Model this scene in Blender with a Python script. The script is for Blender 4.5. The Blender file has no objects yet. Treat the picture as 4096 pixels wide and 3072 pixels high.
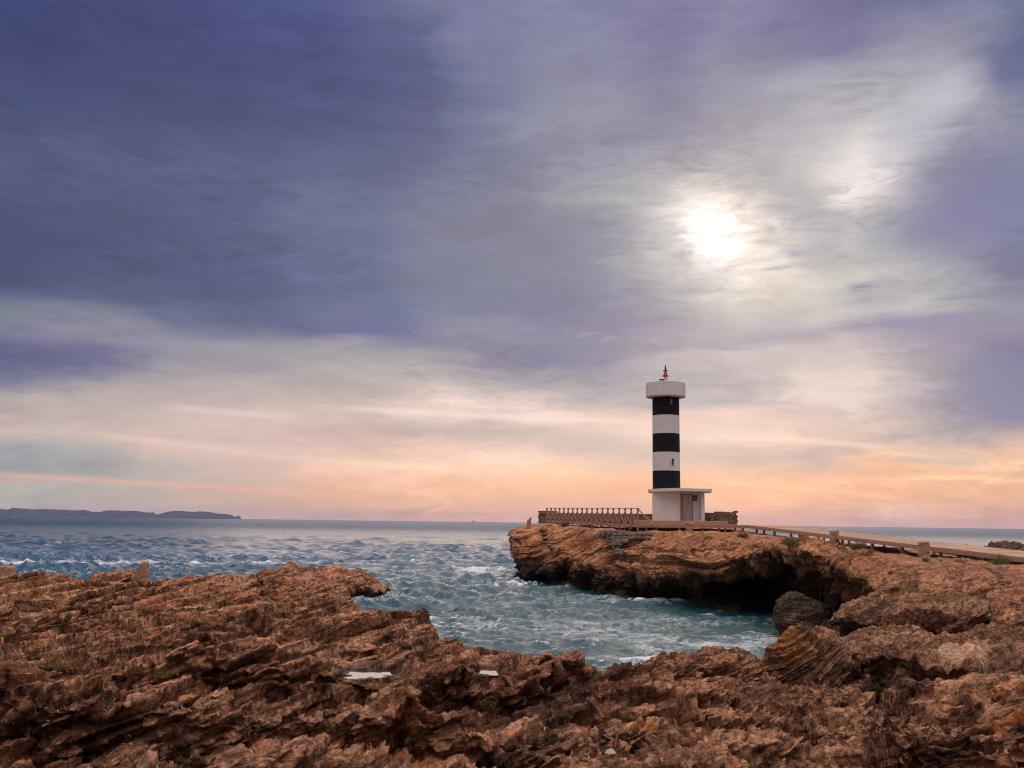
import bpy, math, random
import numpy as np

# ------------------------------------------------------------------ camera
FPX, CX, CY = 4000.0, 2048.0, 1536.0          # focal length and centre in photo pixels
PITCH = math.atan(552.0 / FPX)
ROLL = 0.0127
EYE = 4.3                                      # eye height above the sea
scene = bpy.context.scene
col = scene.collection

cp, sp = math.cos(PITCH), math.sin(PITCH)
F0 = np.array([0.0, cp, sp]); U0 = np.array([0.0, -sp, cp]); R0 = np.array([1.0, 0, 0])
cr, sr = math.cos(ROLL), math.sin(ROLL)
Rv = R0 * cr + U0 * sr
Uv = U0 * cr - R0 * sr
CAM = np.array([0.0, 0.0, EYE])


def ray(px, py):
    return F0 * FPX + Rv * (px - CX) + Uv * (CY - py)


def un(px, py, Z):
    """world point seen at photo pixel px, py whose forward distance is Z"""
    r = ray(px, py)
    return CAM + r * (Z / r[1])


def at(px, Z, z):
    """world point seen in photo column px at forward distance Z and height z"""
    py = 2088.0
    for _ in range(6):
        p = un(px, py, Z)
        py += (p[2] - z) / Z * FPX
    return un(px, py, Z)


from mathutils import Matrix, Vector
cam_data = bpy.data.cameras.new("camera")
cam_data.sensor_width = 36.0
cam_data.lens = 36.0 * FPX / 4096.0
cam_data.clip_start = 0.1
cam_data.clip_end = 40000.0
cam = bpy.data.objects.new("camera", cam_data)
col.objects.link(cam)
m = Matrix(((Rv[0], Uv[0], -F0[0], 0), (Rv[1], Uv[1], -F0[1], 0), (Rv[2], Uv[2], -F0[2], EYE), (0, 0, 0, 1)))
cam.matrix_world = m
scene.camera = cam

scene.view_settings.view_transform = 'Standard'
scene.view_settings.look = 'None'
scene.view_settings.exposure = 0.0
scene.view_settings.gamma = 1.0
scene.render.engine = 'CYCLES'
scene.cycles.use_denoising = True
scene.cycles.pixel_filter_type = "BLACKMAN_HARRIS"
scene.cycles.filter_width = 1.05
scene.cycles.max_bounces = 6
scene.cycles.volume_bounces = 0
scene.cycles.sample_clamp_indirect = 4.0

# ------------------------------------------------------------------ sun direction
SUN_AZ = math.degrees(math.atan2(ray(2870, 940)[0], ray(2870, 940)[1]))
_r = ray(2870, 940)
SUN_EL = math.degrees(math.asin(_r[2] / np.linalg.norm(_r)))

sun_d = bpy.data.lights.new("sun", 'SUN')
sun_d.energy = 0.65
sun_d.angle = math.radians(60)
sun_d.color = (1.0, 0.80, 0.62)
sun = bpy.data.objects.new("sun", sun_d)
col.objects.link(sun)
sun.rotation_euler = Vector((-_r[0], -_r[1], -_r[2])).to_track_quat('-Z', 'Y').to_euler()


# ------------------------------------------------------------------ node helpers
class NT:
    def __init__(self, tree):
        self.t = tree
        self.t.nodes.clear()

    def n(self, kind, **kw):
        nd = self.t.nodes.new(kind)
        for k, v in kw.items():
            setattr(nd, k, v)
        return nd

    def link(self, a, b):
        self.t.links.new(a, b)

    def put(self, sock, v):
        if v is None:
            return
        if hasattr(v, 'is_output'):
            self.t.links.new(v, sock)
        else:
            if isinstance(v, (tuple, list)) and len(v) == 3 and sock.type == 'RGBA':
                v = (*v, 1.0)
            sock.default_value = v

    def math(self, op, a, b=None, c=None, clamp=False):
        nd = self.n('ShaderNodeMath', operation=op, use_clamp=clamp)
        self.put(nd.inputs[0], a)
        self.put(nd.inputs[1], b)
        if c is not None:
            self.put(nd.inputs[2], c)
        return nd.outputs[0]

    def vmath(self, op, a, b=None, s=None):
        nd = self.n('ShaderNodeVectorMath', operation=op)
        self.put(nd.inputs[0], a)
        if b is not None:
            self.put(nd.inputs[1], b)
        if s is not None:
            self.put(nd.inputs['Scale'], s)
        return nd.outputs['Value'] if op in ('LENGTH', 'DOT_PRODUCT') else nd.outputs[0]

    def ramp(self, fac, stops, interp='LINEAR'):
        nd = self.n('ShaderNodeValToRGB')
        cr_ = nd.color_ramp
        cr_.interpolation = interp
        el = cr_.elements
        while len(el) > 1:
            el.remove(el[-1])
        for i, (p, c) in enumerate(stops):
            e = el[0] if i == 0 else el.new(p)
            e.position = p
            if not isinstance(c, (tuple, list, np.ndarray)):
                c = (c, c, c)
            e.color = (float(c[0]), float(c[1]), float(c[2]), 1.0)
        self.put(nd.inputs[0], fac)
        return nd.outputs[0]

    def mix(self, f, a, b, mode='MIX'):
        nd = self.n('ShaderNodeMix', data_type='RGBA', blend_type=mode)
        self.put(nd.inputs[0], f)
        self.put(nd.inputs[6], a)
        self.put(nd.inputs[7], b)
        return nd.outputs[2]

    def noise(self, vec, scale, detail=4.0, rough=0.55, dist=0.0, kind='FBM', lac=2.0):
        nd = self.n('ShaderNodeTexNoise')
        nd.noise_type = kind
        self.put(nd.inputs['Vector'], vec)
        nd.inputs['Scale'].default_value = scale
        nd.inputs['Detail'].default_value = detail
        nd.inputs['Roughness'].default_value = rough
        nd.inputs['Lacunarity'].default_value = lac
        nd.inputs['Distortion'].default_value = dist
        return nd

    def mapr(self, v, a, b, c=0.0, d=1.0, kind='LINEAR'):
        nd = self.n('ShaderNodeMapRange', interpolation_type=kind)
        self.put(nd.inputs[0], v)
        for i, x in enumerate((a, b, c, d)):
            self.put(nd.inputs[i + 1], x)
        return nd.outputs[0]

    def mapping(self, vec, rot=(0, 0, 0), scale=(1, 1, 1), loc=(0, 0, 0)):
        nd = self.n('ShaderNodeMapping')
        self.put(nd.inputs[0], vec)
        nd.inputs['Rotation'].default_value = rot
        nd.inputs['Scale'].default_value = scale
        nd.inputs['Location'].default_value = loc
        return nd.outputs[0]


def lin(c):
    c = np.asarray(c, float) / 255.0
    return np.where(c <= 0.04045, c / 12.92, ((c + 0.055) / 1.055) ** 2.4)


# ------------------------------------------------------------------ sky
# cloud colours seen at photo directions: (y, [(x, (r, g, b)), ...])
SKY = [
 (0, [(0,(60,66,116)),(350,(68,72,122)),(700,(70,74,126)),(1100,(78,84,140)),(1366,(98,104,156)),(1800,(122,124,168)),(2200,(128,126,170)),(2600,(124,122,166)),(3000,(136,132,172)),(3400,(108,106,152)),(3700,(112,112,156)),(3900,(122,126,164)),(4096,(98,106,150))]),
 (150, [(0,(62,66,116)),(400,(68,70,120)),(800,(70,72,124)),(1100,(72,76,130)),(1366,(76,82,136)),(1600,(92,98,146)),(1900,(122,122,166)),(2300,(132,132,168)),(2700,(118,116,160)),(3100,(116,114,158)),(3400,(114,112,156)),(3700,(140,138,168)),(3900,(128,130,162)),(4096,(88,94,142))]),
 (300, [(0,(68,72,122)),(400,(70,72,120)),(800,(72,74,122)),(1366,(74,76,128)),(1650,(84,88,138)),(1850,(118,120,160)),(2200,(132,132,166)),(2500,(130,130,166)),(2732,(114,114,156)),(3050,(146,144,170)),(3400,(162,160,180)),(3700,(168,166,184)),(3850,(150,148,174)),(4000,(108,108,150)),(4096,(104,110,150))]),
 (450, [(0,(76,82,126)),(400,(76,78,124)),(800,(76,78,124)),(1366,(82,84,132)),(1700,(88,90,138)),(1900,(104,108,150)),(2100,(134,136,166)),(2400,(140,140,166)),(2732,(130,124,158)),(3100,(160,156,174)),(3400,(182,178,190)),(3700,(188,186,196)),(3900,(172,170,186)),(4096,(142,142,170))]),
 (600, [(0,(80,85,128)),(300,(88,90,132)),(700,(88,92,134)),(1000,(88,90,136)),(1366,(92,95,140)),(1700,(96,98,142)),(2000,(112,114,150)),(2300,(130,130,160)),(2500,(122,124,158)),(2732,(140,138,160)),(3000,(160,156,172)),(3300,(196,192,198)),(3500,(222,216,216)),(3650,(188,184,198)),(3800,(140,138,170)),(4000,(124,124,160)),(4096,(128,128,162))]),
 (720, [(0,(84,88,130)),(400,(86,90,132)),(800,(90,94,138)),(1366,(98,102,144)),(1800,(114,116,152)),(2100,(124,126,156)),(2400,(155,154,166)),(2700,(172,168,176)),(2950,(160,158,168)),(3200,(178,174,184)),(3450,(228,218,218)),(3560,(180,176,190)),(3750,(120,118,158)),(4096,(138,138,166))]),
 (800, [(0,(80,84,128)),(400,(84,86,130)),(800,(88,92,136)),(1366,(105,108,148)),(1800,(112,116,150)),(2100,(125,126,156)),(2350,(140,142,160)),(2550,(172,172,180)),(2750,(226,214,212)),(2900,(196,186,186)),(3100,(160,158,170)),(3300,(168,166,178)),(3450,(216,208,210)),(3580,(150,146,176)),(3800,(116,116,158)),(4096,(124,124,160))]),
 (880, [(0,(74,76,120)),(400,(80,84,128)),(800,(88,92,136)),(1366,(105,110,150)),(1800,(122,122,152)),(2150,(116,118,150)),(2400,(122,124,154)),(2600,(160,160,172)),(2720,(232,222,222)),(3000,(220,208,206)),(3150,(170,166,176)),(3400,(172,172,182)),(3550,(142,142,168)),(3800,(118,118,156)),(4096,(116,120,160))]),
 (960, [(0,(72,74,118)),(400,(76,80,124)),(800,(84,88,132)),(1366,(98,102,144)),(1800,(120,122,152)),(2200,(118,120,150)),(2500,(126,128,156)),(2680,(205,202,202)),(3090,(222,212,210)),(3250,(175,172,182)),(3450,(182,182,188)),(3700,(148,146,172)),(3850,(128,126,160)),(4096,(114,114,154))]),
 (1030, [(0,(72,74,118)),(400,(76,80,124)),(800,(82,86,132)),(1366,(94,100,143)),(1800,(118,120,152)),(2200,(118,120,150)),(2500,(124,126,156)),(2680,(178,176,182)),(3080,(212,204,202)),(3250,(152,154,170)),(3450,(188,188,192)),(3700,(162,160,176)),(3900,(126,124,158)),(4096,(112,112,152))]),
 (1110, [(0,(76,78,120)),(400,(78,82,124)),(800,(80,86,130)),(1366,(94,100,144)),(1800,(116,120,152)),(2200,(114,116,150)),(2500,(122,124,155)),(2732,(172,168,176)),(2900,(232,222,222)),(3050,(218,206,204)),(3250,(196,190,192)),(3500,(190,188,190)),(3800,(164,162,176)),(4096,(122,120,158))]),
 (1180, [(0,(92,96,134)),(400,(86,90,130)),(800,(80,86,130)),(1366,(98,104,146)),(1800,(112,116,150)),(2200,(110,113,150)),(2500,(122,124,156)),(2732,(158,156,166)),(2900,(212,202,202)),(3200,(202,196,196)),(3480,(158,156,176)),(3600,(180,178,186)),(3800,(172,170,180)),(3950,(146,144,168)),(4096,(122,120,158))]),
 (1250, [(0,(125,130,150)),(400,(120,124,148)),(700,(98,104,142)),(1000,(88,94,138)),(1366,(104,108,148)),(1650,(98,106,150)),(1900,(112,118,152)),(2200,(106,112,152)),(2500,(120,122,155)),(2732,(152,150,163)),(3000,(184,178,180)),(3300,(200,194,195)),(3600,(188,184,190)),(3800,(164,162,174)),(4096,(142,140,162))]),
 (1310, [(0,(112,117,146)),(200,(140,144,158)),(500,(138,142,158)),(900,(116,120,148)),(1366,(104,108,145)),(1550,(100,106,150)),(1900,(130,134,156)),(2200,(112,118,152)),(2500,(118,120,154)),(2732,(150,148,163)),(3000,(170,170,176)),(3300,(176,174,180)),(3550,(142,140,166)),(3750,(130,128,162)),(4096,(140,138,162))]),
 (1380, [(0,(98,104,144)),(300,(112,116,146)),(600,(145,148,160)),(900,(158,158,166)),(1366,(160,162,166)),(1600,(126,132,156)),(1900,(124,128,155)),(2100,(134,138,158)),(2300,(116,120,154)),(2500,(136,138,158)),(2732,(150,148,162)),(3000,(152,152,166)),(3200,(154,156,170)),(3400,(186,182,184)),(3600,(162,160,172)),(3800,(150,148,166)),(4096,(122,120,156))]),
 (1440, [(0,(94,100,142)),(300,(98,104,142)),(500,(112,116,150)),(800,(160,160,166)),(1366,(174,173,170)),(1700,(162,164,168)),(2000,(125,128,155)),(2200,(110,114,152)),(2400,(128,132,156)),(2732,(176,172,176)),(2950,(186,182,182)),(3150,(188,184,183)),(3400,(216,203,198)),(3650,(178,174,177)),(3850,(148,146,165)),(4096,(118,118,154))]),
 (1500, [(0,(115,122,150)),(300,(118,124,150)),(500,(135,138,158)),(700,(170,170,170)),(1366,(179,175,171)),(1700,(180,176,173)),(2100,(148,152,164)),(2400,(142,145,162)),(2732,(160,162,170)),(3000,(170,170,176)),(3250,(213,199,195)),(3450,(220,206,200)),(3650,(165,166,172)),(3850,(136,135,160)),(4096,(120,118,154))]),
 (1560, [(0,(176,176,168)),(400,(180,176,170)),(800,(186,178,174)),(1366,(188,180,173)),(1700,(205,192,184)),(2000,(190,184,180)),(2300,(160,162,168)),(2600,(158,158,166)),(2732,(168,168,174)),(2950,(174,170,174)),(3250,(222,206,200)),(3400,(222,208,202)),(3600,(178,174,176)),(3850,(140,140,162)),(4096,(122,120,154))]),
 (1610, [(0,(184,178,170)),(400,(188,180,172)),(800,(198,185,178)),(1366,(198,184,176)),(1700,(236,217,205)),(2000,(222,205,196)),(2300,(190,183,180)),(2600,(166,165,168)),(2732,(168,170,176)),(2950,(172,172,176)),(3150,(214,200,194)),(3450,(216,200,194)),(3700,(172,170,174)),(3900,(130,130,158)),(4096,(124,124,156))]),
 (1665, [(0,(190,179,171)),(400,(197,185,177)),(800,(210,193,185)),(1366,(215,196,184)),(1800,(240,218,205)),(2200,(240,218,206)),(2600,(230,206,194)),(2900,(228,204,192)),(3100,(220,199,190)),(3400,(212,196,188)),(3700,(180,172,174)),(3950,(148,150,166)),(4096,(138,138,162))]),
 (1735, [(0,(217,199,187)),(400,(217,200,188)),(800,(215,197,186)),(1366,(211,189,179)),(1700,(200,184,176)),(2000,(196,180,174)),(2300,(216,197,186)),(2600,(234,209,196)),(3050,(236,208,192)),(3400,(212,189,178)),(3700,(166,165,168)),(4096,(192,176,170))]),
 (1790, [(0,(165,175,175)),(300,(182,183,178)),(600,(225,200,186)),(900,(223,199,187)),(1366,(218,193,181)),(1700,(228,202,186)),(2000,(230,204,188)),(2300,(204,187,179)),(2600,(200,184,179)),(3100,(200,183,176)),(3400,(184,172,169)),(3650,(205,182,170)),(3850,(176,170,172)),(4096,(218,189,168))]),
 (1840, [(0,(160,171,173)),(300,(165,174,173)),(700,(196,188,181)),(1000,(218,196,182)),(1366,(236,204,184)),(1700,(252,216,191)),(2000,(255,222,196)),(2300,(238,204,182)),(2600,(200,184,178)),(3000,(200,180,173)),(3300,(186,172,168)),(3600,(232,191,162)),(3800,(215,184,165)),(4096,(232,192,162))]),
 (1885, [(0,(160,171,171)),(300,(166,174,172)),(700,(190,186,180)),(1000,(215,194,180)),(1366,(254,212,184)),(1800,(255,214,182)),(2200,(254,213,181)),(2600,(232,196,174)),(3000,(222,186,166)),(3300,(204,178,166)),(3600,(242,194,158)),(3800,(238,192,160)),(4096,(240,192,155))]),
 (1940, [(0,(172,183,172)),(400,(184,184,173)),(900,(205,186,170)),(1366,(242,192,160)),(1800,(250,199,163)),(2200,(250,196,158)),(2600,(246,188,151)),(3000,(247,190,154)),(3400,(244,187,150)),(3800,(240,186,150)),(4096,(238,185,150))]),
 (1990, [(0,(184,185,171)),(500,(194,184,170)),(900,(208,184,164)),(1366,(228,186,158)),(1800,(236,188,158)),(2200,(238,186,156)),(2600,(234,180,150)),(3100,(242,184,149)),(3600,(234,178,148)),(4096,(228,178,150))]),
 (2050, [(0,(196,184,170)),(600,(200,184,168)),(1366,(214,181,159)),(1800,(222,179,156)),(2200,(222,179,158)),(2600,(216,177,158)),(3200,(218,171,153)),(3600,(212,175,157)),(4096,(216,170,150))]),
 (2095, [(0,(198,182,168)),(1366,(216,180,158)),(2200,(220,178,156)),(3000,(218,174,154)),(4096,(214,172,152))]),
]


STREAKS = [
 (3330, 860, 3580, 560, 95, (236, 226, 224), 0.75, 0.5), (3480, 640, 3900, 260, 85, (192, 189, 202), 0.65, 0.4), (3000, 560, 3450, 500, 60, (176, 172, 188), 0.4, 0.4),
 (3620, 930, 4300, 720, 120, (118, 118, 158), 0.75, 0.3), (3800, 1450, 4400, 1640, 95, (121, 120, 156), 0.7, 0.35), (3480, 1285, 3950, 1312, 34, (132, 130, 164), 0.7, 0.45),
 (3830, 1600, 4400, 1665, 70, (124, 122, 156), 0.75, 0.3), (3960, 330, 4250, 120, 85, (90, 97, 144), 0.7, 0.2), (3130, 1480, 3480, 1640, 62, (226, 208, 202), 0.55, 0.4), (3640, 720, 3760, 620, 40, (124, 122, 160), 0.0, 0.3),
 (1900, 480, 2200, 760, 70, (96, 98, 142), 0.0, 0.3),
 (-200, 1888, 1350, 1972, 11, (236, 180, 158), 0.6, 0.2), (-150, 1928, 150, 1927, 7, (228, 176, 156), 0.5, 0.15), (300, 1725, 1700, 1892, 14, (246, 214, 194), 0.35, 0.25),
 (1250, 1835, 1900, 1885, 14, (255, 222, 196), 0.45, 0.2), (650, 1625, 1200, 1672, 13, (228, 208, 198), 0.6, 0.2), (1300, 1628, 2600, 1688, 14, (246, 222, 208), 0.65, 0.25),
 (500, 1735, 1250, 1775, 8, (196, 178, 172), 0.5, 0.2), (1550, 1700, 2550, 1768, 30, (196, 180, 175), 0.55, 0.3), (1900, 1500, 2400, 1560, 20, (150, 152, 164), 0.4, 0.5),
 (2000, 1375, 2480, 1400, 18, (108, 112, 150), 0.7, 0.5), (2050, 1425, 2330, 1452, 15, (106, 110, 150), 0.7, 0.5), (1430, 1300, 1640, 1350, 24, (96, 102, 146), 0.6, 0.6),
 (1850, 1215, 2250, 1275, 22, (104, 108, 148), 0.5, 0.6), (2250, 1330, 2700, 1370, 12, (166, 166, 176), 0.5, 0.5),
 (3100, 1000, 3450, 1035, 16, (140, 138, 162), 0.75, 0.9), (3040, 1078, 3180, 1060, 8, (146, 148, 164), 0.7, 0.6), (3380, 1150, 3640, 1138, 20, (124, 122, 160), 0.8, 0.9),
 (3620, 1165, 3760, 1150, 9, (146, 146, 166), 0.6, 0.7), (3700, 1200, 4300, 1145, 12, (124, 122, 158), 0.6, 0.5), (3830, 1125, 3920, 1145, 9, (132, 130, 164), 0.6, 0.6),
 (3120, 905, 3400, 920, 12, (150, 148, 168), 0.5, 0.7), (2780, 650, 3080, 680, 18, (150, 148, 168), 0.5, 0.7), (3000, 840, 3350, 850, 12, (150, 148, 170), 0.5, 0.7),
 (2950, 1330, 3330, 1350, 22, (140, 142, 164), 0.55, 0.9), (2740, 1375, 3080, 1400, 12, (134, 136, 160), 0.5, 0.8), (3000, 1530, 3200, 1545, 7, (150, 154, 168), 0.5, 0.5),
 (2760, 1600, 3200, 1610, 9, (154, 158, 170), 0.5, 0.5), (2900, 1740, 3600, 1790, 12, (246, 214, 196), 0.6, 0.3), (3450, 1795, 4300, 1900, 14, (252, 206, 172), 0.75, 0.9),
 (3600, 1905, 4200, 1912, 12, (255, 206, 164), 0.8, 0.9), (3900, 1845, 4300, 1850, 10, (252, 208, 176), 0.7, 0.9), (3560, 1830, 3950, 1850, 16, (170, 165, 166), 0.5, 0.6),
 (2750, 1915, 3700, 2000, 14, (252, 196, 158), 0.5, 0.3), (3350, 1960, 3560, 1978, 9, (204, 178, 170), 0.5, 0.5), (2780, 2040, 2900, 2043, 5, (225, 164, 148), 0.5, 0.1),
 (3400, 960, 4096, 880, 60, (122, 120, 158), 0.25, 0.6), (2600, 870, 3050, 880, 14, (235, 222, 220), 0.5, 0.6),
]


def azel(x, y):
    r = ray(x, y)
    return math.degrees(math.atan2(r[0], r[1])), math.degrees(math.asin(r[2] / np.linalg.norm(r)))


def build_sky():
    pts, cols = [], []
    for y, row in SKY:
        for x, c in row:
            r = ray(x, y)
            az = math.degrees(math.atan2(r[0], r[1]))
            el = math.degrees(math.asin(r[2] / np.linalg.norm(r)))
            pts.append((az, el))
            cols.append(lin((c[0] + (2 if y > 1250 else 0), c[1] - (6 if y > 1250 else 0), c[2] - (2 if y > 1250 else 5))))
    pts = np.array(pts); cols = np.array(cols)
    azs = np.concatenate([np.linspace(-29, 29, 26)])
    els = np.concatenate([np.linspace(-0.3, 12, 20), np.linspace(13.4, 30.5, 11)])
    rows = []
    for el in els:
        r = []
        for az in azs:
            d2 = ((pts[:, 0] - az) / 1.7) ** 2 + ((pts[:, 1] - el) / (0.36 + 0.027 * max(el, 0))) ** 2
            w = 1.0 / (d2 + 0.05) ** 3.4
            r.append((w[:, None] * cols).sum(0) / w.sum())
        rows.append(r)
    back_low = lin((206, 186, 176)) * SKY_BACK * 0.65
    back_high = lin((176, 172, 186)) * SKY_BACK
    w = bpy.data.worlds.new("World")
    scene.world = w
    w.use_nodes = True
    N = NT(w.node_tree)
    out = N.n('ShaderNodeOutputWorld')
    bg = N.n('ShaderNodeBackground')
    tc = N.n('ShaderNodeTexCoord')
    v = tc.outputs['Generated']
    # high clouds: coordinates bent by soft noise so that the cloud edges are ragged
    st = N.mapping(v, scale=(2.0, 2.0, 9.0))
    nz = N.noise(st, 3.0, 5.0, 0.55)
    off = N.vmath('SUBTRACT', nz.outputs['Color'], (0.5, 0.5, 0.5))
    st2 = N.mapping(v, rot=(0, 0.05, 0), scale=(3.0, 3.0, 20.0), loc=(3.1, 0, 1.7))
    nz2 = N.noise(st2, 4.0, 7.0, 0.62)
    off2 = N.vmath('SUBTRACT', nz2.outputs['Color'], (0.5, 0.5, 0.5))
    vw = N.vmath('ADD', v, N.vmath('MULTIPLY', off, (0.10, 0.0, 0.045)))
    vw = N.vmath('ADD', vw, N.vmath('MULTIPLY', off2, (0.045, 0.0, 0.012)))
    sx = N.n('ShaderNodeSeparateXYZ'); N.put(sx.inputs[0], vw)
    X, Y, Z = sx.outputs
    az = N.math('MULTIPLY', N.math('ARCTAN2', X, Y), 180 / math.pi)
    el = N.math('MULTIPLY', N.math('ARCSINE', N.math('MINIMUM', N.math('MAXIMUM', Z, -1.0), 1.0)), 180 / math.pi)
    # the low bands are thin: bend them less
    sx0 = N.n('ShaderNodeSeparateXYZ'); N.put(sx0.inputs[0], v)
    el0 = N.math('MULTIPLY', N.math('ARCSINE', sx0.outputs[2]), 180 / math.pi)
    k = N.mapr(el0, 0.0, 9.0, 0.25, 1.0)
    eld = N.math('ADD', el0, N.math('MULTIPLY', N.math('SUBTRACT', el, el0), k))
    fac = N.math('DIVIDE', N.math('ADD', az, 180.0), 360.0)
    cur = None
    for i, (e, r) in enumerate(zip(els, rows)):
        t = min(max((e) / 30.0, 0), 1)
        back = back_low * (1 - t) + back_high * t
        stops = [(0.0, back), ((180 - 80) / 360, back)]
        for a, c in zip(azs, r):
            stops.append(((a + 180) / 360, c))
        stops += [((180 + 80) / 360, back), (1.0, back)]
        rp = N.ramp(fac, stops, 'LINEAR')
        if cur is None:
            cur = rp
        else:
            cur = N.mix(N.mapr(eld, els[i - 1], e, kind='LINEAR'), cur, rp)
    zen = np.array([1.0, 0.86, 0.79]) * SKY_ZEN
    cur = N.mix(N.mapr(eld, 32.0, 62.0, kind='SMOOTHSTEP'), cur, tuple(zen))
    # thin wisps lighten and darken the cloud sheet
    w1 = N.noise(N.mapping(v, rot=(0, 0.06, 0), scale=(2.2, 2.2, 13.0), loc=(0.3, 2.2, 0.4)), 3.0, 6.0, 0.5, 0.6)
    w2 = N.noise(N.mapping(v, rot=(0, -0.25, 0), scale=(3.0, 3.0, 9.0)), 7.0, 9.0, 0.62, 0.6)
    w3 = N.noise(N.mapping(v, rot=(0, 0.10, 0), scale=(4.0, 4.0, 15.0), loc=(7, 1, 3)), 5.0, 10.0, 0.66, 0.9)
    w4 = N.noise(N.mapping(v, scale=(1.5, 1.5, 5.0), loc=(2, 5, 1)), 2.2, 4.0, 0.5, 0.4)
    crisp = N.math('MULTIPLY', N.math('SUBTRACT', w3.outputs[0], 0.5), N.mapr(w4.outputs[0], 0.42, 0.62, 0.14, 0.95))
    g = N.math('ADD', N.math('MULTIPLY', N.math('SUBTRACT', w1.outputs[0], 0.5), 0.30),
               N.math('MULTIPLY', N.math('SUBTRACT', w2.outputs[0], 0.5), 0.26))
    g = N.math('ADD', g, crisp)
    cur = N.vmath('SCALE', cur, s=N.math('ADD', 0.95, g))
    # single streaks and scraps of cloud
    wz_ = N.math('MULTIPLY', N.math('SUBTRACT', w3.outputs[0], 0.5), 1.1)
    az0 = N.math('MULTIPLY', N.math('ARCTAN2', sx0.outputs[0], sx0.outputs[1]), 180 / math.pi)
    for (x0, y0, x1, y1, wd, cc, amt, rag) in STREAKS:
        (a0, e0), (a1, e1) = azel(x0, y0), azel(x1, y1)
        ln_ = math.hypot(a1 - a0, e1 - e0); ux, uy = (a1 - a0) / ln_, (e1 - e0) / ln_
        dx = N.math('SUBTRACT', az0, (a0 + a1) / 2); dy = N.math('SUBTRACT', el0, (e0 + e1) / 2)
        t_ = N.math('ADD', N.math('MULTIPLY', dx, ux / (ln_ / 2)), N.math('MULTIPLY', dy, uy / (ln_ / 2)))
        p_ = N.math('ADD', N.math('SUBTRACT', N.math('MULTIPLY', dy, ux), N.math('MULTIPLY', dx, uy)), N.math('MULTIPLY', wz_, rag))
        p_ = N.math('DIVIDE', p_, wd / FPX * 57.3)
        m_ = N.math('EXPONENT', N.math('MULTIPLY', N.math('MULTIPLY', p_, p_), -1.0))
        m_ = N.math('MULTIPLY', m_, N.mapr(N.math('ABSOLUTE', t_), 0.55, 1.15, 1, 0, 'SMOOTHSTEP'))
        if rag > 0.4:
            m_ = N.math('MULTIPLY', m_, N.mapr(w3.outputs[0], 0.40, 0.58, 0.1, 1.3))
        cur = N.mix(N.math('MULTIPLY', m_, amt, clamp=True), cur, tuple(lin(cc)))
    # faint clear-sky light behind the thin cloud
    sky = N.n('ShaderNodeTexSky', sky_type='NISHITA', sun_disc=False)
    sky.sun_elevation = math.radians(SUN_EL)
    sky.sun_rotation = math.radians(SUN_AZ)
    skyc = N.vmath('SCALE', sky.outputs[0], s=0.08)
    cur = N.mix(0.06, cur, skyc)
    # glow of the sun shining through the cloud
    sd = _r / np.linalg.norm(_r)
    gv = N.vmath('ADD', v, N.vmath('MULTIPLY', off2, (0.03, 0.0, 0.03)))
    dlt = N.vmath('MULTIPLY', N.vmath('SUBTRACT', gv, tuple(sd)), (0.92, 0.92, 1.0))
    dist = N.vmath('LENGTH', dlt)
    g1 = N.math('EXPONENT', N.math('MULTIPLY', N.math('POWER', N.math('DIVIDE', dist, 0.0185), 2.0), -1.0))
    g2 = N.math('EXPONENT', N.math('MULTIPLY', N.math('POWER', N.math('DIVIDE', dist, 0.055), 1.5), -1.0))
    wm = N.mapr(w3.outputs[0], 0.36, 0.60, 0.35, 1.35)
    glow = N.vmath('ADD', N.vmath('SCALE', (1.0, 0.94, 0.90), s=N.math('MULTIPLY', g1, N.math('MULTIPLY', wm, 1.0))),
                   N.vmath('SCALE', (1.0, 0.88, 0.82), s=N.math('MULTIPLY', g2, N.math('MULTIPLY', wm, 0.26))))
    cur = N.vmath('ADD', cur, glow)
    N.put(bg.inputs[0], cur)
    bg.inputs[1].default_value = 1.0
    N.link(bg.outputs[0], out.inputs[0])
    w.cycles.sampling_method = 'MANUAL'
    w.cycles.sample_map_resolution = 512


SKY_BACK = 1.0
SKY_ZEN = 3.5
build_sky()

# ------------------------------------------------------------------ noise (vectorised)
_rs = np.random.RandomState(7)
_perm = _rs.permutation(4096).astype(np.int32)
_g3 = _rs.normal(size=(4096, 3)).astype(np.float32)
_g3 /= np.linalg.norm(_g3, axis=1)[:, None]
_g2a = _rs.rand(4096).astype(np.float32) * 2 * np.pi
_g2 = np.stack([np.cos(_g2a), np.sin(_g2a)], 1)


def pn2(x, y, seed=0):
    x = np.asarray(x, np.float32); y = np.asarray(y, np.float32)
    xi = np.floor(x); yi = np.floor(y)
    fx = x - xi; fy = y - yi
    xi = xi.astype(np.int32); yi = yi.astype(np.int32) + seed * 131
    u = fx * fx * fx * (fx * (fx * 6 - 15) + 10); v = fy * fy * fy * (fy * (fy * 6 - 15) + 10)

    def g(ix, iy, dx, dy):
        h = _perm[(_perm[ix & 4095] + iy) & 4095]
        return _g2[h, 0] * dx + _g2[h, 1] * dy
    a = g(xi, yi, fx, fy); b = g(xi + 1, yi, fx - 1, fy)
    c = g(xi, yi + 1, fx, fy - 1); d = g(xi + 1, yi + 1, fx - 1, fy - 1)
    return (a + u * (b - a) + v * ((c + u * (d - c)) - (a + u * (b - a)))) * 1.5


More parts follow.
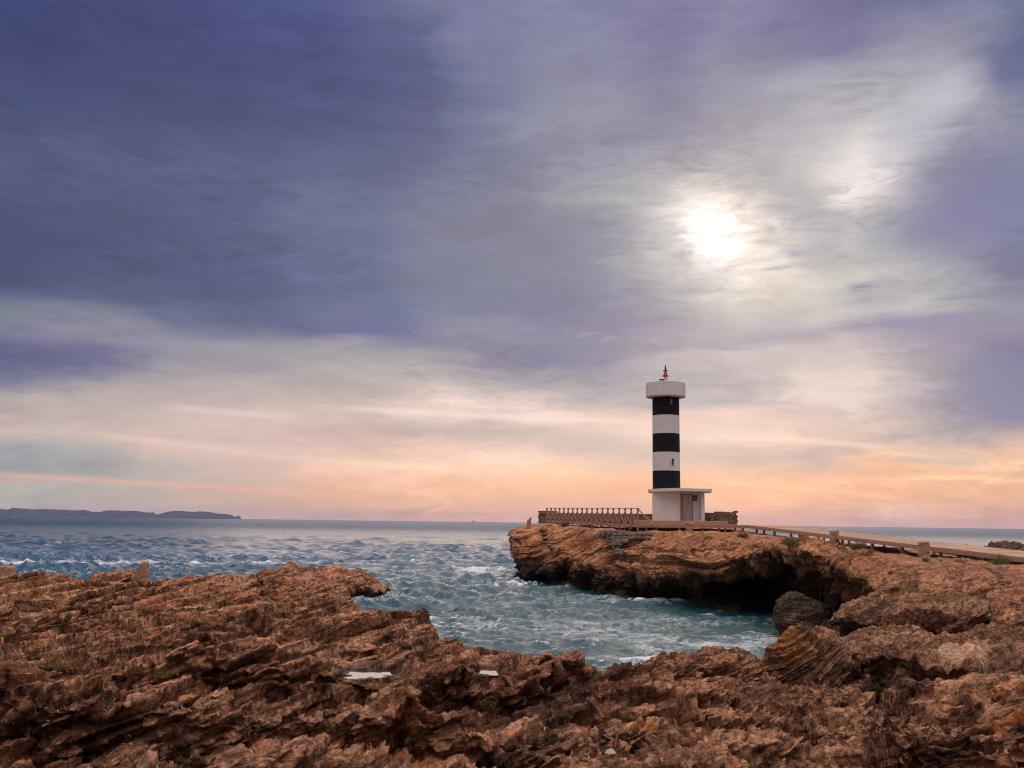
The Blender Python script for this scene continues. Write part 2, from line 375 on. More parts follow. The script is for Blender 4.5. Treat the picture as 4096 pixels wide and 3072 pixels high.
def pn3(x, y, z, seed=0):
    x = np.asarray(x, np.float32); y = np.asarray(y, np.float32); z = np.asarray(z, np.float32)
    xi = np.floor(x); yi = np.floor(y); zi = np.floor(z)
    fx = x - xi; fy = y - yi; fz = z - zi
    xi = xi.astype(np.int32); yi = yi.astype(np.int32); zi = zi.astype(np.int32) + seed * 131
    u = fx * fx * (3 - 2 * fx); v = fy * fy * (3 - 2 * fy); w = fz * fz * (3 - 2 * fz)
    r = 0
    for dz in (0, 1):
        for dy in (0, 1):
            for dx in (0, 1):
                h = _perm[(_perm[(_perm[(xi + dx) & 4095] + yi + dy) & 4095] + zi + dz) & 4095]
                d = _g3[h, 0] * (fx - dx) + _g3[h, 1] * (fy - dy) + _g3[h, 2] * (fz - dz)
                wt = (u if dx else 1 - u) * (v if dy else 1 - v) * (w if dz else 1 - w)
                r = r + d * wt
    return r * 1.6


def fbm2(x, y, o=4, seed=0, gain=0.5):
    r = 0; a = 1.0; f = 1.0
    for i in range(o):
        r = r + a * pn2(x * f + 17.3 * i, y * f - 9.1 * i, seed + i)
        a *= gain; f *= 2.03
    return r


def fbm3(x, y, z, o=4, seed=0, gain=0.5):
    r = 0; a = 1.0; f = 1.0
    for i in range(o):
        r = r + a * pn3(x * f + 17.3 * i, y * f - 9.1 * i, z * f + 3.3 * i, seed + i)
        a *= gain; f *= 2.03
    return r


def ridged2(x, y, o=5, seed=0, gain=0.5):
    r = 0; a = 0.5; f = 1.0; prev = 1.0
    for i in range(o):
        n = 1.0 - np.abs(pn2(x * f + 31.7 * i, y * f + 5.9 * i, seed + i)) * 1.6
        n = n * n
        r = r + a * n * prev
        prev = np.clip(n, 0, 1)
        a *= gain; f *= 2.07
    return r


def beds3(P, nb, wob, levels, seed=0):
    """shingled edges of tilted beds on any surface: levels = (thickness, depth, undercut share)"""
    x, y, z = P
    s = nb[0] * x + nb[1] * y + nb[2] * z
    d = 0
    for i, (T, a, k) in enumerate(levels):
        q = s / T + wob * (0.30 / T) ** 0.5 + 0.37 * i
        idx = np.floor(q)
        # every bed has its own depth and ends somewhere along its length
        own = pn3(x / T * 0.07 + idx * 7.31, y / T * 0.09, idx * 3.17 + z / T * 0.1, 700 + i + seed)
        m = smooth(-0.35, 0.25, own)
        f = q - idx
        prof = np.where(f < k, f / k, 1 - (f - k) / (1 - k))
        d = d + a * (prof - 0.45) * (0.25 + 0.95 * m)
    return d


def smooth(a, b, x):
    t = np.clip((x - a) / (b - a), 0, 1)
    return t * t * (3 - 2 * t)


def saw(p, k=0.8):
    """asymmetric ramp: slow rise over k of the period, quick fall"""
    f = p - np.floor(p)
    return np.where(f < k, f / k, (1 - f) / (1 - k))


# ------------------------------------------------------------------ mesh helpers
def np_mesh(name, V, Fq, mat=None, parent=None, smooth_shade=True, attrs=None):
    V = np.asarray(V, np.float32).reshape(-1, 3)
    Fq = np.asarray(Fq, np.int32)
    me = bpy.data.meshes.new(name)
    nf, k = Fq.shape
    me.vertices.add(len(V)); me.vertices.foreach_set('co', V.ravel())
    me.loops.add(nf * k); me.loops.foreach_set('vertex_index', Fq.ravel())
    me.polygons.add(nf)
    me.polygons.foreach_set('loop_start', np.arange(0, nf * k, k, dtype=np.int32))
    me.polygons.foreach_set('loop_total', np.full(nf, k, np.int32))
    me.polygons.foreach_set('use_smooth', np.full(nf, smooth_shade, bool))
    if attrs:
        for an, av in attrs.items():
            a = me.attributes.new(an, 'FLOAT', 'POINT')
            a.data.foreach_set('value', np.asarray(av, np.float32).ravel())
    me.update(calc_edges=True)
    me.validate()
    if mat:
        me.materials.append(mat)
    o = bpy.data.objects.new(name, me)
    col.objects.link(o)
    if parent is not None:
        o.parent = parent
    return o


def grid_faces(nr, nc, keep=None):
    i = np.arange(nr - 1)[:, None] * nc + np.arange(nc - 1)[None, :]
    f = np.stack([i, i + 1, i + nc + 1, i + nc], -1)
    if keep is not None:
        k = keep.reshape(nr, nc)
        kk = k[:-1, :-1] | k[1:, :-1] | k[:-1, 1:] | k[1:, 1:]
        f = f[kk]
    return f.reshape(-1, 4)


def compact(V, F, attrs=None):
    used = np.unique(F)
    mp = np.full(len(V), -1, np.int64); mp[used] = np.arange(len(used))
    at_ = {k: np.asarray(v).ravel()[used] for k, v in attrs.items()} if attrs else None
    return V[used], mp[F], at_


class MB:
    """collects polygons for ONE mesh object"""
    def __init__(self):
        self.v = []; self.f = []

    def add(self, vs, fs):
        b = len(self.v)
        self.v += [tuple(map(float, p)) for p in vs]
        self.f += [tuple(b + i for i in f) for f in fs]
        return self

    def box(self, c, s, rz=0.0, jit=0.0, rnd=None, M=None):
        hx, hy, hz = s[0] / 2, s[1] / 2, s[2] / 2
        vs = []
        for dx, dy, dz in ((-1, -1, -1), (1, -1, -1), (1, 1, -1), (-1, 1, -1), (-1, -1, 1), (1, -1, 1), (1, 1, 1), (-1, 1, 1)):
            p = [dx * hx, dy * hy, dz * hz]
            if jit:
                p = [q + rnd.uniform(-jit, jit) for q in p]
            x = p[0] * math.cos(rz) - p[1] * math.sin(rz); y = p[0] * math.sin(rz) + p[1] * math.cos(rz)
            vs.append((c[0] + x, c[1] + y, c[2] + p[2]))
        return self.add(vs, [(0, 3, 2, 1), (4, 5, 6, 7), (0, 1, 5, 4), (1, 2, 6, 5), (2, 3, 7, 6), (3, 0, 4, 7)])

    def bar(self, a, b, w, h=None, up=(0, 0, 1)):
        h = h or w
        a = Vector(a); b = Vector(b); d = (b - a).normalized()
        s = d.cross(Vector(up))
        if s.length < 1e-4:
            s = d.cross(Vector((0, 1, 0)))
        s.normalize(); u = s.cross(d).normalized()
        vs = []
        for p in (a, b):
            for i, j in ((-1, -1), (1, -1), (1, 1), (-1, 1)):
                vs.append(p + s * (i * w / 2) + u * (j * h / 2))
        return self.add(vs, [(0, 1, 2, 3), (7, 6, 5, 4), (0, 4, 5, 1), (1, 5, 6, 2), (2, 6, 7, 3), (3, 7, 4, 0)])

    def lathe(self, prof, c, n=48, cap=True):
        b = []
        vs = []
        for r, z in prof:
            for i in range(n):
                a = 2 * math.pi * i / n
                vs.append((c[0] + r * math.cos(a), c[1] + r * math.sin(a), c[2] + z))
        fs = []
        for k in range(len(prof) - 1):
            for i in range(n):
                j = (i + 1) % n
                fs.append((k * n + i, k * n + j, (k + 1) * n + j, (k + 1) * n + i))
        if cap:
            fs.append(tuple(reversed(range(n))))
            fs.append(tuple((len(prof) - 1) * n + i for i in range(n)))
        return self.add(vs, fs)

    def build(self, name, mat, parent=None, smooth_shade=False, bevel=0.0, origin=None):
        me = bpy.data.meshes.new(name)
        vs = self.v
        if origin is not None:
            vs = [(x - origin[0], y - origin[1], z - origin[2]) for x, y, z in vs]
        me.from_pydata(vs, [], self.f)
        me.update()
        if smooth_shade:
            me.polygons.foreach_set('use_smooth', [True] * len(me.polygons))
        if mat:
            me.materials.append(mat)
        o = bpy.data.objects.new(name, me)
        col.objects.link(o)
        if parent is not None:
            o.parent = parent
        elif origin is not None:
            o.location = origin
        if bevel:
            bm_ = o.modifiers.new('bevel', 'BEVEL'); bm_.width = bevel; bm_.segments = 2; bm_.limit_method = 'ANGLE'
        if smooth_shade:
            try:
                me.set_sharp_from_angle(angle=math.radians(35))
            except Exception:
                pass
        return o


def thing(name, label, cat, loc=(0, 0, 0), rz=0.0, group=None):
    o = bpy.data.objects.new(name, None)
    o.empty_display_size = 0.2
    col.objects.link(o)
    o.location = loc; o.rotation_euler = (0, 0, rz)
    o['label'] = label; o['category'] = cat
    if group:
        o['group'] = group
    return o


def tag(o, label, cat, group=None, kind=None):
    o['label'] = label; o['category'] = cat
    if group:
        o['group'] = group
    if kind:
        o['kind'] = kind
    return o


def structure(o):
    o['kind'] = 'structure'
    return o


PUDDLES = [  # photo x, y, forward distance, half width, half length, label
    (1475, 2695, 11.6, 0.33, 0.36), (1955, 2687, 11.8, 0.14, 0.26), (2440, 3000, 7.2, 0.055, 0.09), (587, 2566, 14.2, 0.07, 0.2)]
_pud = []
for (px, py, Z, a, b_) in PUDDLES:
    p = un(px, py, Z)
    _pud.append((p[0], p[1], p[2], a, b_))


# ------------------------------------------------------------------ materials
def new_mat(name):
    mt = bpy.data.materials.new(name)
    mt.use_nodes = True
    N = NT(mt.node_tree)
    out = N.n('ShaderNodeOutputMaterial')
    b = N.n('ShaderNodeBsdfPrincipled')
    N.link(b.outputs[0], out.inputs[0])
    return mt, N, b


def rock_material(name, tones, wet_shade=False, wet_shade_up=0.0, sandy=None, patch=None, scale=1.0, strata=(-0.43, 0.08, 0.90), rough=0.9, bump=1.0, cell=1.0):
    """tones: dark, mid, light, rust (linear base colours of the weathered stone)"""
    mt, N, b = new_mat(name)
    tc = N.n('ShaderNodeTexCoord')
    P = tc.outputs['Object']
    big = N.noise(P, 0.5 * scale, 5, 0.6).outputs[0]
    n2 = N.noise(P, 3.1 * scale, 9, 0.70, 0.5).outputs[0]
    n3 = N.noise(N.mapping(P, loc=(5, 9, 2)), 14.0 * scale, 7, 0.72, 0.2).outputs[0]
    s = N.vmath('DOT_PRODUCT', N.vmath('ADD', P, N.vmath('SCALE', N.noise(P, 0.8, 4).outputs['Color'], s=0.45)), strata)
    cmb = N.n('ShaderNodeCombineXYZ'); N.put(cmb.inputs[0], s)
    n4 = N.noise(cmb.outputs[0], 8.0 * scale, 5, 0.7).outputs[0]
    m1 = N.mapr(N.math('ADD', N.math('MULTIPLY', n2, 0.65), N.math('MULTIPLY', n4, 0.35)), 0.40, 0.60)
    c = N.mix(m1, tones[0], tones[1])
    m2 = N.mapr(N.math('ADD', N.math('MULTIPLY', big, 0.40), N.math('MULTIPLY', n3, 0.60)), 0.46, 0.56)
    c = N.mix(N.math('MULTIPLY', m2, 0.85), c, tones[2])
    n5 = N.noise(N.mapping(P, loc=(11, 3, 5)), 0.9 * scale, 7, 0.66, 0.8).outputs[0]
    c = N.mix(N.mapr(n5, 0.58, 0.68, 0, 0.8), c, tones[3])
    if sandy:
        # paler, sandier rock towards the headland
        gp = N.n('ShaderNodeSeparateXYZ'); N.put(gp.inputs[0], N.n('ShaderNodeNewGeometry').outputs['Position'])
        ff = N.math('MULTIPLY', N.mapr(N.math('ADD', gp.outputs[1], N.math('MULTIPLY', N.math('SUBTRACT', big, 0.5), 16.0)), 19.0, 36.0, 0, 0.9),
                    N.mapr(N.math('DIVIDE', gp.outputs[0], gp.outputs[1]), 0.26, 0.34))
        cs = N.mix(m1, sandy[0], sandy[1])
        cs = N.mix(N.math('MULTIPLY', m2, 0.8), cs, sandy[2])
        c = N.mix(ff, c, cs)
    s2 = N.vmath('DOT_PRODUCT', N.vmath('ADD', P, N.vmath('SCALE', N.noise(P, 1.6, 5, 0.6).outputs['Color'], s=0.16)), strata)
    cb2 = N.n('ShaderNodeCombineXYZ'); N.put(cb2.inputs[0], s2)
    n7 = N.noise(cb2.outputs[0], 3.6 * scale, 5, 0.75).outputs[0]
    ln = N.math('MULTIPLY', N.mapr(n7, 0.51, 0.43, 0, 0.95), N.mapr(n2, 0.38, 0.50))
    c = N.mix(ln, c, tuple(t * 0.45 for t in tones[0]))
    # black lichen and solution pits
    n6 = N.noise(N.mapping(P, loc=(1, 7, 5)), 5.0 * scale, 7, 0.72, 0.4).outputs[0]
    c = N.mix(N.mapr(n6, 0.565, 0.65, 0, 0.8), c, tuple(t * 0.30 for t in tones[0]))
    if patch:
        pc, prr, pcol = patch
        pd = N.vmath('LENGTH', N.vmath('MULTIPLY', N.vmath('SUBTRACT', P, pc), (1 / prr[0], 1 / prr[1], 1 / prr[2])))
        pm = N.mapr(N.math('ADD', pd, N.math('MULTIPLY', N.math('SUBTRACT', N.noise(P, 4.0, 6, 0.65, 0.6).outputs[0], 0.5), 2.2)), 0.80, 1.05, 0.6, 0)
        c = N.mix(pm, c, pcol)
    if wet_shade:  # wet waterline stain, also carrying the undercut's shade as dark colour
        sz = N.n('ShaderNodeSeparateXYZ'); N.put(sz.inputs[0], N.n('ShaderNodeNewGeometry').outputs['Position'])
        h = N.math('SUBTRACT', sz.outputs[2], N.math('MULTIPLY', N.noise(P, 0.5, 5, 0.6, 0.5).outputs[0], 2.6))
        wv = N.mapr(h, -0.75 + wet_shade_up, 0.55 + wet_shade_up, 1.0, 0.0, 'SMOOTHSTEP')
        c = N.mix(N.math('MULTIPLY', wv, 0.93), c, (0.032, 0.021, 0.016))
    rgh = N.mapr(n3, 0.3, 0.7, rough - 0.12, 1.0)
    if sandy:
        # damp rock round the rain pools
        damp = None
        for (qx, qy, qz, a_, b2_) in _pud:
            dv = N.vmath('MULTIPLY', N.vmath('SUBTRACT', N.n('ShaderNodeNewGeometry').outputs['Position'], (qx, qy, qz)), (1 / a_, 1 / b2_, 1 / 0.14))
            dm = N.mapr(N.math('ADD', N.vmath('LENGTH', dv), N.math('MULTIPLY', N.math('SUBTRACT', n2, 0.5), 2.0)), 1.1, 1.7, 1, 0)
            damp = dm if damp is None else N.math('MAXIMUM', damp, dm)
        c = N.mix(N.math('MULTIPLY', damp, 0.8), c, N.vmath('SCALE', c, s=0.25))
        rgh = N.math('SUBTRACT', rgh, N.math('MULTIPLY', damp, 0.5))
    N.put(b.inputs['Base Color'], c)
    N.put(b.inputs['Roughness'], rgh)
    b.inputs['Specular IOR Level'].default_value = 0.2
    bn = N.n('ShaderNodeBump')
    bn.inputs['Strength'].default_value = bump
    bn.inputs['Distance'].default_value = 0.12
    vor = N.n('ShaderNodeTexVoronoi', feature='F1')
    N.put(vor.inputs['Vector'], N.vmath('ADD', P, N.vmath('SCALE', N.noise(P, 6.0, 3).outputs['Color'], s=0.12)))
    vor.inputs['Scale'].default_value = 11.0 * cell
    pit = N.mapr(vor.outputs['Distance'], 0.05, 0.45)
    pitn = N.mapr(n6, 0.50, 0.66, 0.0, -0.7)
    n4b = N.noise(cmb.outputs[0], 24.0 * scale, 3, 0.6).outputs[0]
    hgt = N.math('ADD', N.math('ADD', N.math('MULTIPLY', n2, 0.9), N.math('ADD', pitn, N.math('MULTIPLY', N.math('ADD', N.math('ADD', n4, n4b), N.math('MULTIPLY', n7, 1.5)), 0.45))), N.math('ADD', N.math('MULTIPLY', n3, 0.75), N.math('MULTIPLY', pit, 0.15)))
    N.put(bn.inputs['Height'], hgt)
    N.link(bn.outputs[0], b.inputs['Normal'])
    return mt


FG = [(0.085, 0.035, 0.020), (0.36, 0.140, 0.070), (0.74, 0.385, 0.225), (0.66, 0.19, 0.055)]
CL = [(0.15, 0.058, 0.026), (0.38, 0.150, 0.066), (0.54, 0.255, 0.130), (0.44, 0.115, 0.030)]
M_shore = rock_material('weathered shore limestone', FG, wet_shade=True, sandy=CL)
M_boulder = rock_material('boulder limestone', [(0.075, 0.036, 0.022), (0.30, 0.130, 0.068), (0.58, 0.32, 0.19), (0.58, 0.19, 0.055)], scale=1.3)
M_cliff = rock_material('sandy cliff limestone', CL, wet_shade=True, wet_shade_up=0.22, scale=0.8,
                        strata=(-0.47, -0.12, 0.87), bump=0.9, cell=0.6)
BT = [(0.075, 0.036, 0.022), (0.30, 0.130, 0.068), (0.58, 0.32, 0.19), (0.58, 0.19, 0.055)]
M_pointed = rock_material('boulder limestone with orange face', BT, scale=1.3, patch=((-0.45, -0.30, 0.28), (0.30, 0.40, 0.26), (0.72, 0.28, 0.085)))
M_scar = rock_material('slab limestone with pale scar', BT, scale=1.3, patch=((-0.20, -0.80, 0.22), (0.32, 0.45, 0.30), (0.90, 0.56, 0.38)))
M_dark_boulder = rock_material('damp grey boulder', [(0.05, 0.030, 0.020), (0.115, 0.070, 0.046), (0.17, 0.11, 0.075), (0.15, 0.075, 0.035)])
M_stone = rock_material('rubble stone', [(0.24, 0.125, 0.08), (0.38, 0.215, 0.14), (0.50, 0.33, 0.23), (0.42, 0.20, 0.10)], scale=3.0, cell=1.5)
M_bollard = rock_material('bollard stone', [(0.34, 0.19, 0.125), (0.48, 0.28, 0.19), (0.60, 0.38, 0.27), (0.50, 0.24, 0.13)], scale=3.0, cell=1.5, bump=0.6)
M_greyblock = rock_material('grey cement block', [(0.30, 0.24, 0.21), (0.44, 0.37, 0.33), (0.54, 0.46, 0.42), (0.44, 0.30, 0.23)], scale=3.0)


def plain(name, c, rough=0.7, var=0.15, scale=6.0, metal=0.0, bump=0.1, stain=None):
    mt, N, b = new_mat(name)
    P = N.n('ShaderNodeTexCoord').outputs['Object']
    n = N.noise(P, scale, 6, 0.6).outputs[0]
    k = N.mapr(n, 0.3, 0.7, 1 - var, 1 + var)
    cc = N.vmath('SCALE', c, s=k)
    b.inputs['Specular IOR Level'].default_value = 0.3
    if stain:
        n2 = N.noise(N.mapping(P, scale=(1.5, 1.5, 0.35)), 2.2, 6, 0.65, 0.4).outputs[0]
        cc = N.mix(N.mapr(n2, 0.52, 0.72, 0, 0.5), cc, stain)
    N.put(b.inputs['Base Color'], cc)
    b.inputs['Roughness'].default_value = rough
    b.inputs['Metallic'].default_value = metal
    if bump:
        bn = N.n('ShaderNodeBump'); bn.inputs['Strength'].default_value = bump; bn.inputs['Distance'].default_value = 0.02
        N.put(bn.inputs['Height'], N.noise(P, scale * 8, 4, 0.6).outputs[0])
        N.link(bn.outputs[0], b.inputs['Normal'])
    return mt


M_white = plain('white masonry paint', (0.54, 0.525, 0.52), 0.85, 0.05, 2.0, stain=(0.42, 0.36, 0.32), bump=0.25)
M_black = plain('black masonry paint', (0.007, 0.006, 0.009), 0.95, 0.3, 9.0, bump=0.6)
M_wood = plain('weathered timber', (0.30, 0.165, 0.125), 0.8, 0.2, 5.0, stain=(0.42, 0.27, 0.22))
M_deck = plain('worn deck boards', (0.31, 0.19, 0.135), 0.85, 0.25, 1.2, stain=(0.21, 0.125, 0.085))
M_red = plain('red lamp paint', (0.42, 0.012, 0.018), 0.4, 0.1)
M_iron = plain('dark painted iron', (0.018, 0.012, 0.016), 0.5, 0.2)
M_glass = plain('lamp glass', (0.28, 0.20, 0.17), 0.15, 0.1, bump=0)
M_shutter = plain('brown shutter', (0.075, 0.038, 0.026), 0.8, 0.3, 12.0)
M_vent = plain('pale blocked window', (0.20, 0.19, 0.17), 0.8, 0.25, 14.0)
M_blue = plain('blue enamel', (0.012, 0.03, 0.12), 0.5, 0.2)


def plaque_material():
    mt, N, b = new_mat('blue enamel plaque with faded white lettering')
    P = N.n('ShaderNodeTexCoord').outputs['Object']
    sz = N.n('ShaderNodeSeparateXYZ'); N.put(sz.inputs[0], P)
    row = N.math('ABSOLUTE', N.math('SUBTRACT', N.math('FRACT', N.math('MULTIPLY', sz.outputs[2], 13.0)), 0.5))
    rowm = N.mapr(row, 0.16, 0.22, 1, 0)
    nz = N.noise(N.mapping(P, scale=(38, 1, 13)), 1.0, 2, 0.5).outputs[0]
    c = N.mix(N.math('MULTIPLY', rowm, N.mapr(nz, 0.50, 0.53, 0, 0.75)), (0.012, 0.03, 0.12), (0.22, 0.28, 0.42))
    N.put(b.inputs['Base Color'], c)
    b.inputs['Roughness'].default_value = 0.5
    return mt


M_blue = plaque_material()
M_mark = plain('faded white lettering', (0.22, 0.28, 0.42), 0.6, 0.1)
M_plinth = plain('sandstone plinth', (0.42, 0.22, 0.14), 0.85, 0.2, 4.0, stain=(0.26, 0.13, 0.08))


def door_material():
    mt, N, b = new_mat('rusty painted door')
    P = N.n('ShaderNodeTexCoord').outputs['Object']
    n = N.noise(P, 5.0, 8, 0.7, 0.8).outputs[0]
    n2 = N.noise(N.mapping(P, loc=(4, 4, 4)), 2.4, 5, 0.6, 1.0).outputs[0]
    sz = N.n('ShaderNodeSeparateXYZ'); N.put(sz.inputs[0], P)
    up = N.mapr(N.math('ADD', sz.outputs[2], N.math('MULTIPLY', n2, 0.8)), 1.15, 1.5)
    grey = N.mix(N.mapr(n, 0.35, 0.65), (0.26, 0.22, 0.21), (0.42, 0.38, 0.36))
    rust = N.mix(N.mapr(n, 0.38, 0.6), (0.30, 0.17, 0.145), (0.52, 0.42, 0.38))
    c = N.mix(up, grey, rust)
    c = N.mix(N.math('MULTIPLY', N.mapr(n2, 0.56, 0.60), up), c, (0.42, 0.10, 0.09))
    N.put(b.inputs['Base Color'], c)
    b.inputs['Roughness'].default_value = 0.7
    return mt


M_door = door_material()

# ------------------------------------------------------------------ shore platform
CTRL = [(-900, 3072, 6.0), (0, 3072, 6.3), (1000, 3072, 6.3), (2048, 3072, 6.4), (3000, 3072, 6.5), (4096, 3072, 6.6), (5200, 3072, 6.6),
        (0, 2700, 10.5), (600, 2680, 11), (1200, 2700, 10.8), (2000, 2740, 10.5), (2600, 2760, 10.3), (3300, 2800, 10), (4096, 2820, 10),
        (0, 2500, 16), (600, 2480, 17), (1200, 2560, 15.5), (1800, 2610, 14.5), (2300, 2650, 13.8),
        (0, 2400, 22), (700, 2380, 24), (1200, 2430, 21), (0, 2320, 31), (500, 2330, 31), (900, 2330, 32),
        (0, 2302, 37), (250, 2300, 38), (500, 2308, 38), (1000, 2290, 40), (1130, 2276, 41), (1300, 2282, 41), (1430, 2290, 40), (1400, 2380, 33), (1500, 2450, 25),
        (2700, 2700, 12.5), (3000, 2690, 13), (3500, 2705, 13), (4096, 2700, 13), (3600, 2560, 17.5), (4096, 2560, 17.5),
        (3600, 2450, 22), (4096, 2450, 21), (3700, 2350, 28), (4096, 2350, 27), (3700, 2228, 40), (3900, 2250, 37.5), (4096, 2285, 33), (4096, 2262, 35.5),
        (3550, 2240, 41), (3420, 2212, 45), (3338, 2178, 51), (3100, 2145, 57), (-900, 2320, 36), (5200, 2300, 31), (5200, 2560, 17)]
_cp = np.array([un(*c) for c in CTRL])
_cp = np.vstack([_cp, [[17.0, 56, 3.0], [24.0, 50, 2.7], [15.0, 64, 3.3], [30, 44, 2.4]]])
_cu = _cp[:, 0] / _cp[:, 1]; _cl = np.log(_cp[:, 1]); _ch = _cp[:, 2]


def base_h(x, y):
    u = x / y; l = np.log(y)
    num = np.zeros_like(x); den = np.zeros_like(x)
    for a, b, h in zip(_cu, _cl, _ch):
        w = 1.0 / (((u - a) / 0.32) ** 2 + ((l - b) / 0.30) ** 2 + 0.02) ** 2
        num += w * h; den += w
    return num / den


SHORE = [(-1400, 37), (0, 39), (240, 41), (300, 38), (350, 41), (560, 43), (800, 42), (900, 43), (1130, 43.5), (1270, 43), (1350, 41.5), (1400, 38), (1400, 34), (1460, 30),
         (1500, 26.5), (1570, 23.5), (1700, 22.0), (1760, 21), (1822, 18.8), (1880, 16.9), (1975, 16.3), (2155, 16.1), (2290, 14.8), (2440, 14.0),
         (2520, 13.5), (2608, 13.3), (2700, 14.3), (2900, 14.8), (3060, 15.0), (3250, 15.6), (3345, 17), (3400, 19), (3440, 24), (3505, 29), (3540, 33), (3510, 37), (3450, 41),
         (3320, 46), (3200, 51), (3080, 57), (2960, 64), (3000, 72), (3300, 64), (3700, 56), (4100, 51), (4700, 46), (6200, 40), (9000, 20), (9000, 0.5), (-6000, 0.5), (-2000, 30)]
_sp = np.array([((px - CX) / FPX * Z, Z) for px, Z in SHORE])


def poly_sdf(x, y, P):
    """distance to the outline, positive outside"""
    d = np.full(x.shape, 1e9, np.float32); inside = np.zeros(x.shape, bool)
    n = len(P)
    for i in range(n):
        ax, ay = P[i]; bx, by = P[(i + 1) % n]
        ex, ey = bx - ax, by - ay
        t = np.clip(((x - ax) * ex + (y - ay) * ey) / (ex * ex + ey * ey), 0, 1)
        dd = (x - ax - t * ex) ** 2 + (y - ay - t * ey) ** 2
        d = np.minimum(d, dd)
        c = ((ay > y) != (by > y)) & (x < (bx - ax) * (y - ay) / ((by - ay) if by != ay else 1e-9) + ax)
        inside ^= c
    d = np.sqrt(d)
    return np.where(inside, -d, d)


def terrace(f, w=0.16, k=0.10):
    i = np.floor(f); r = f - i
    return i + k * r + (1 - k) * smooth(1 - w, 1.0, r)


def beds2(z0, x, y, g, T, wob, w=0.16, k=0.10):
    """cut a smooth surface into tilted beds of thickness T"""
    p = g[0] * x + g[1] * y
    t = (z0 - p) / T + wob
    return T * (terrace(t, w, k) - wob) + p


def relief(x, y):
    """eroded, tilted limestone beds with their outcrops running away from the viewer"""
    w1 = fbm2(x * 0.35, y * 0.16, 3, 11)
    w2 = fbm2(x * 0.35 + 9, y * 0.2 + 4, 3, 21)
    wx = 0.14 * pn2(x * 1.6, y * 1.0, 81); wy = 0.14 * pn2(x * 1.6 + 7, y * 1.0, 82)
    th = math.radians(9)
    ax_ = x * math.cos(th) - y * math.sin(th)
    al = x * math.sin(th) + y * math.cos(th)
    u_ = ax_ + 0.5 * w2 + wx; v_ = (al + wy) * 0.30
    n0 = 0.24 * fbm2(x * 0.28, y * 0.28, 2, 31, 0.45) + 0.22 * fbm2(u_ * 0.60, v_ * 0.65, 4, 33, 0.5)
    gA = (0.27 * math.cos(th), -0.27 * math.sin(th)); gB = (0.04, -0.16)
    wob = 0.45 * w1
    out = []
    for g, sd, T in ((gA, 0, 0.19), (gB, 5, 0.20)):
        z = beds2(n0, x, y, g, T, wob + sd, 0.16, 0.08)
        out.append(0.30 * n0 + 0.70 * z)
    mA = smooth(-0.45, -0.05, w2 + 0.02 * (y - 14))
    z = out[1] * (1 - mA) + out[0] * mA
    crease = 0.075 * (0.55 - ridged2(u_ * 0.9, v_ * 1.1, 4, 91, 0.5))
    crest = 0.05 * (ridged2(u_ * 2.1, v_ * 1.6, 4, 101, 0.6) - 0.45) * smooth(-0.35, 0.35, w1)
    gr = 0.010 * fbm2((x + wx) * 7, (y + wy) * 6, 3, 111, 0.6)
    hole = -0.17 * smooth(0.38, 0.60, pn2(u_ * 1.5 + 3, v_ * 3.2, 131)) - 0.07 * smooth(0.30, 0.52, pn2(u_ * 3.6, v_ * 7.5, 132))
    fine = crease + crest + gr + hole
    # broad broken ledges that face the viewer
    q = y * 0.27 + 0.05 * x + 0.75 * pn2(x * 0.16 + 4, y * 0.16, 45) + 0.22 * pn2(x * 0.7, y * 0.5, 46)
    fr_ = q - np.floor(q)
    lm = smooth(-0.30, 0.25, pn2(x * 0.22 + 8, y * 0.2, 47)) * (1 - 0.55 * smooth(18, 30, y))
    led = 0.40 * (np.where(fr_ < 0.06, fr_ / 0.06, 1 - (fr_ - 0.06) / 0.94) - 0.5) * lm
    return z - n0 + led / 1.25, fine, n0




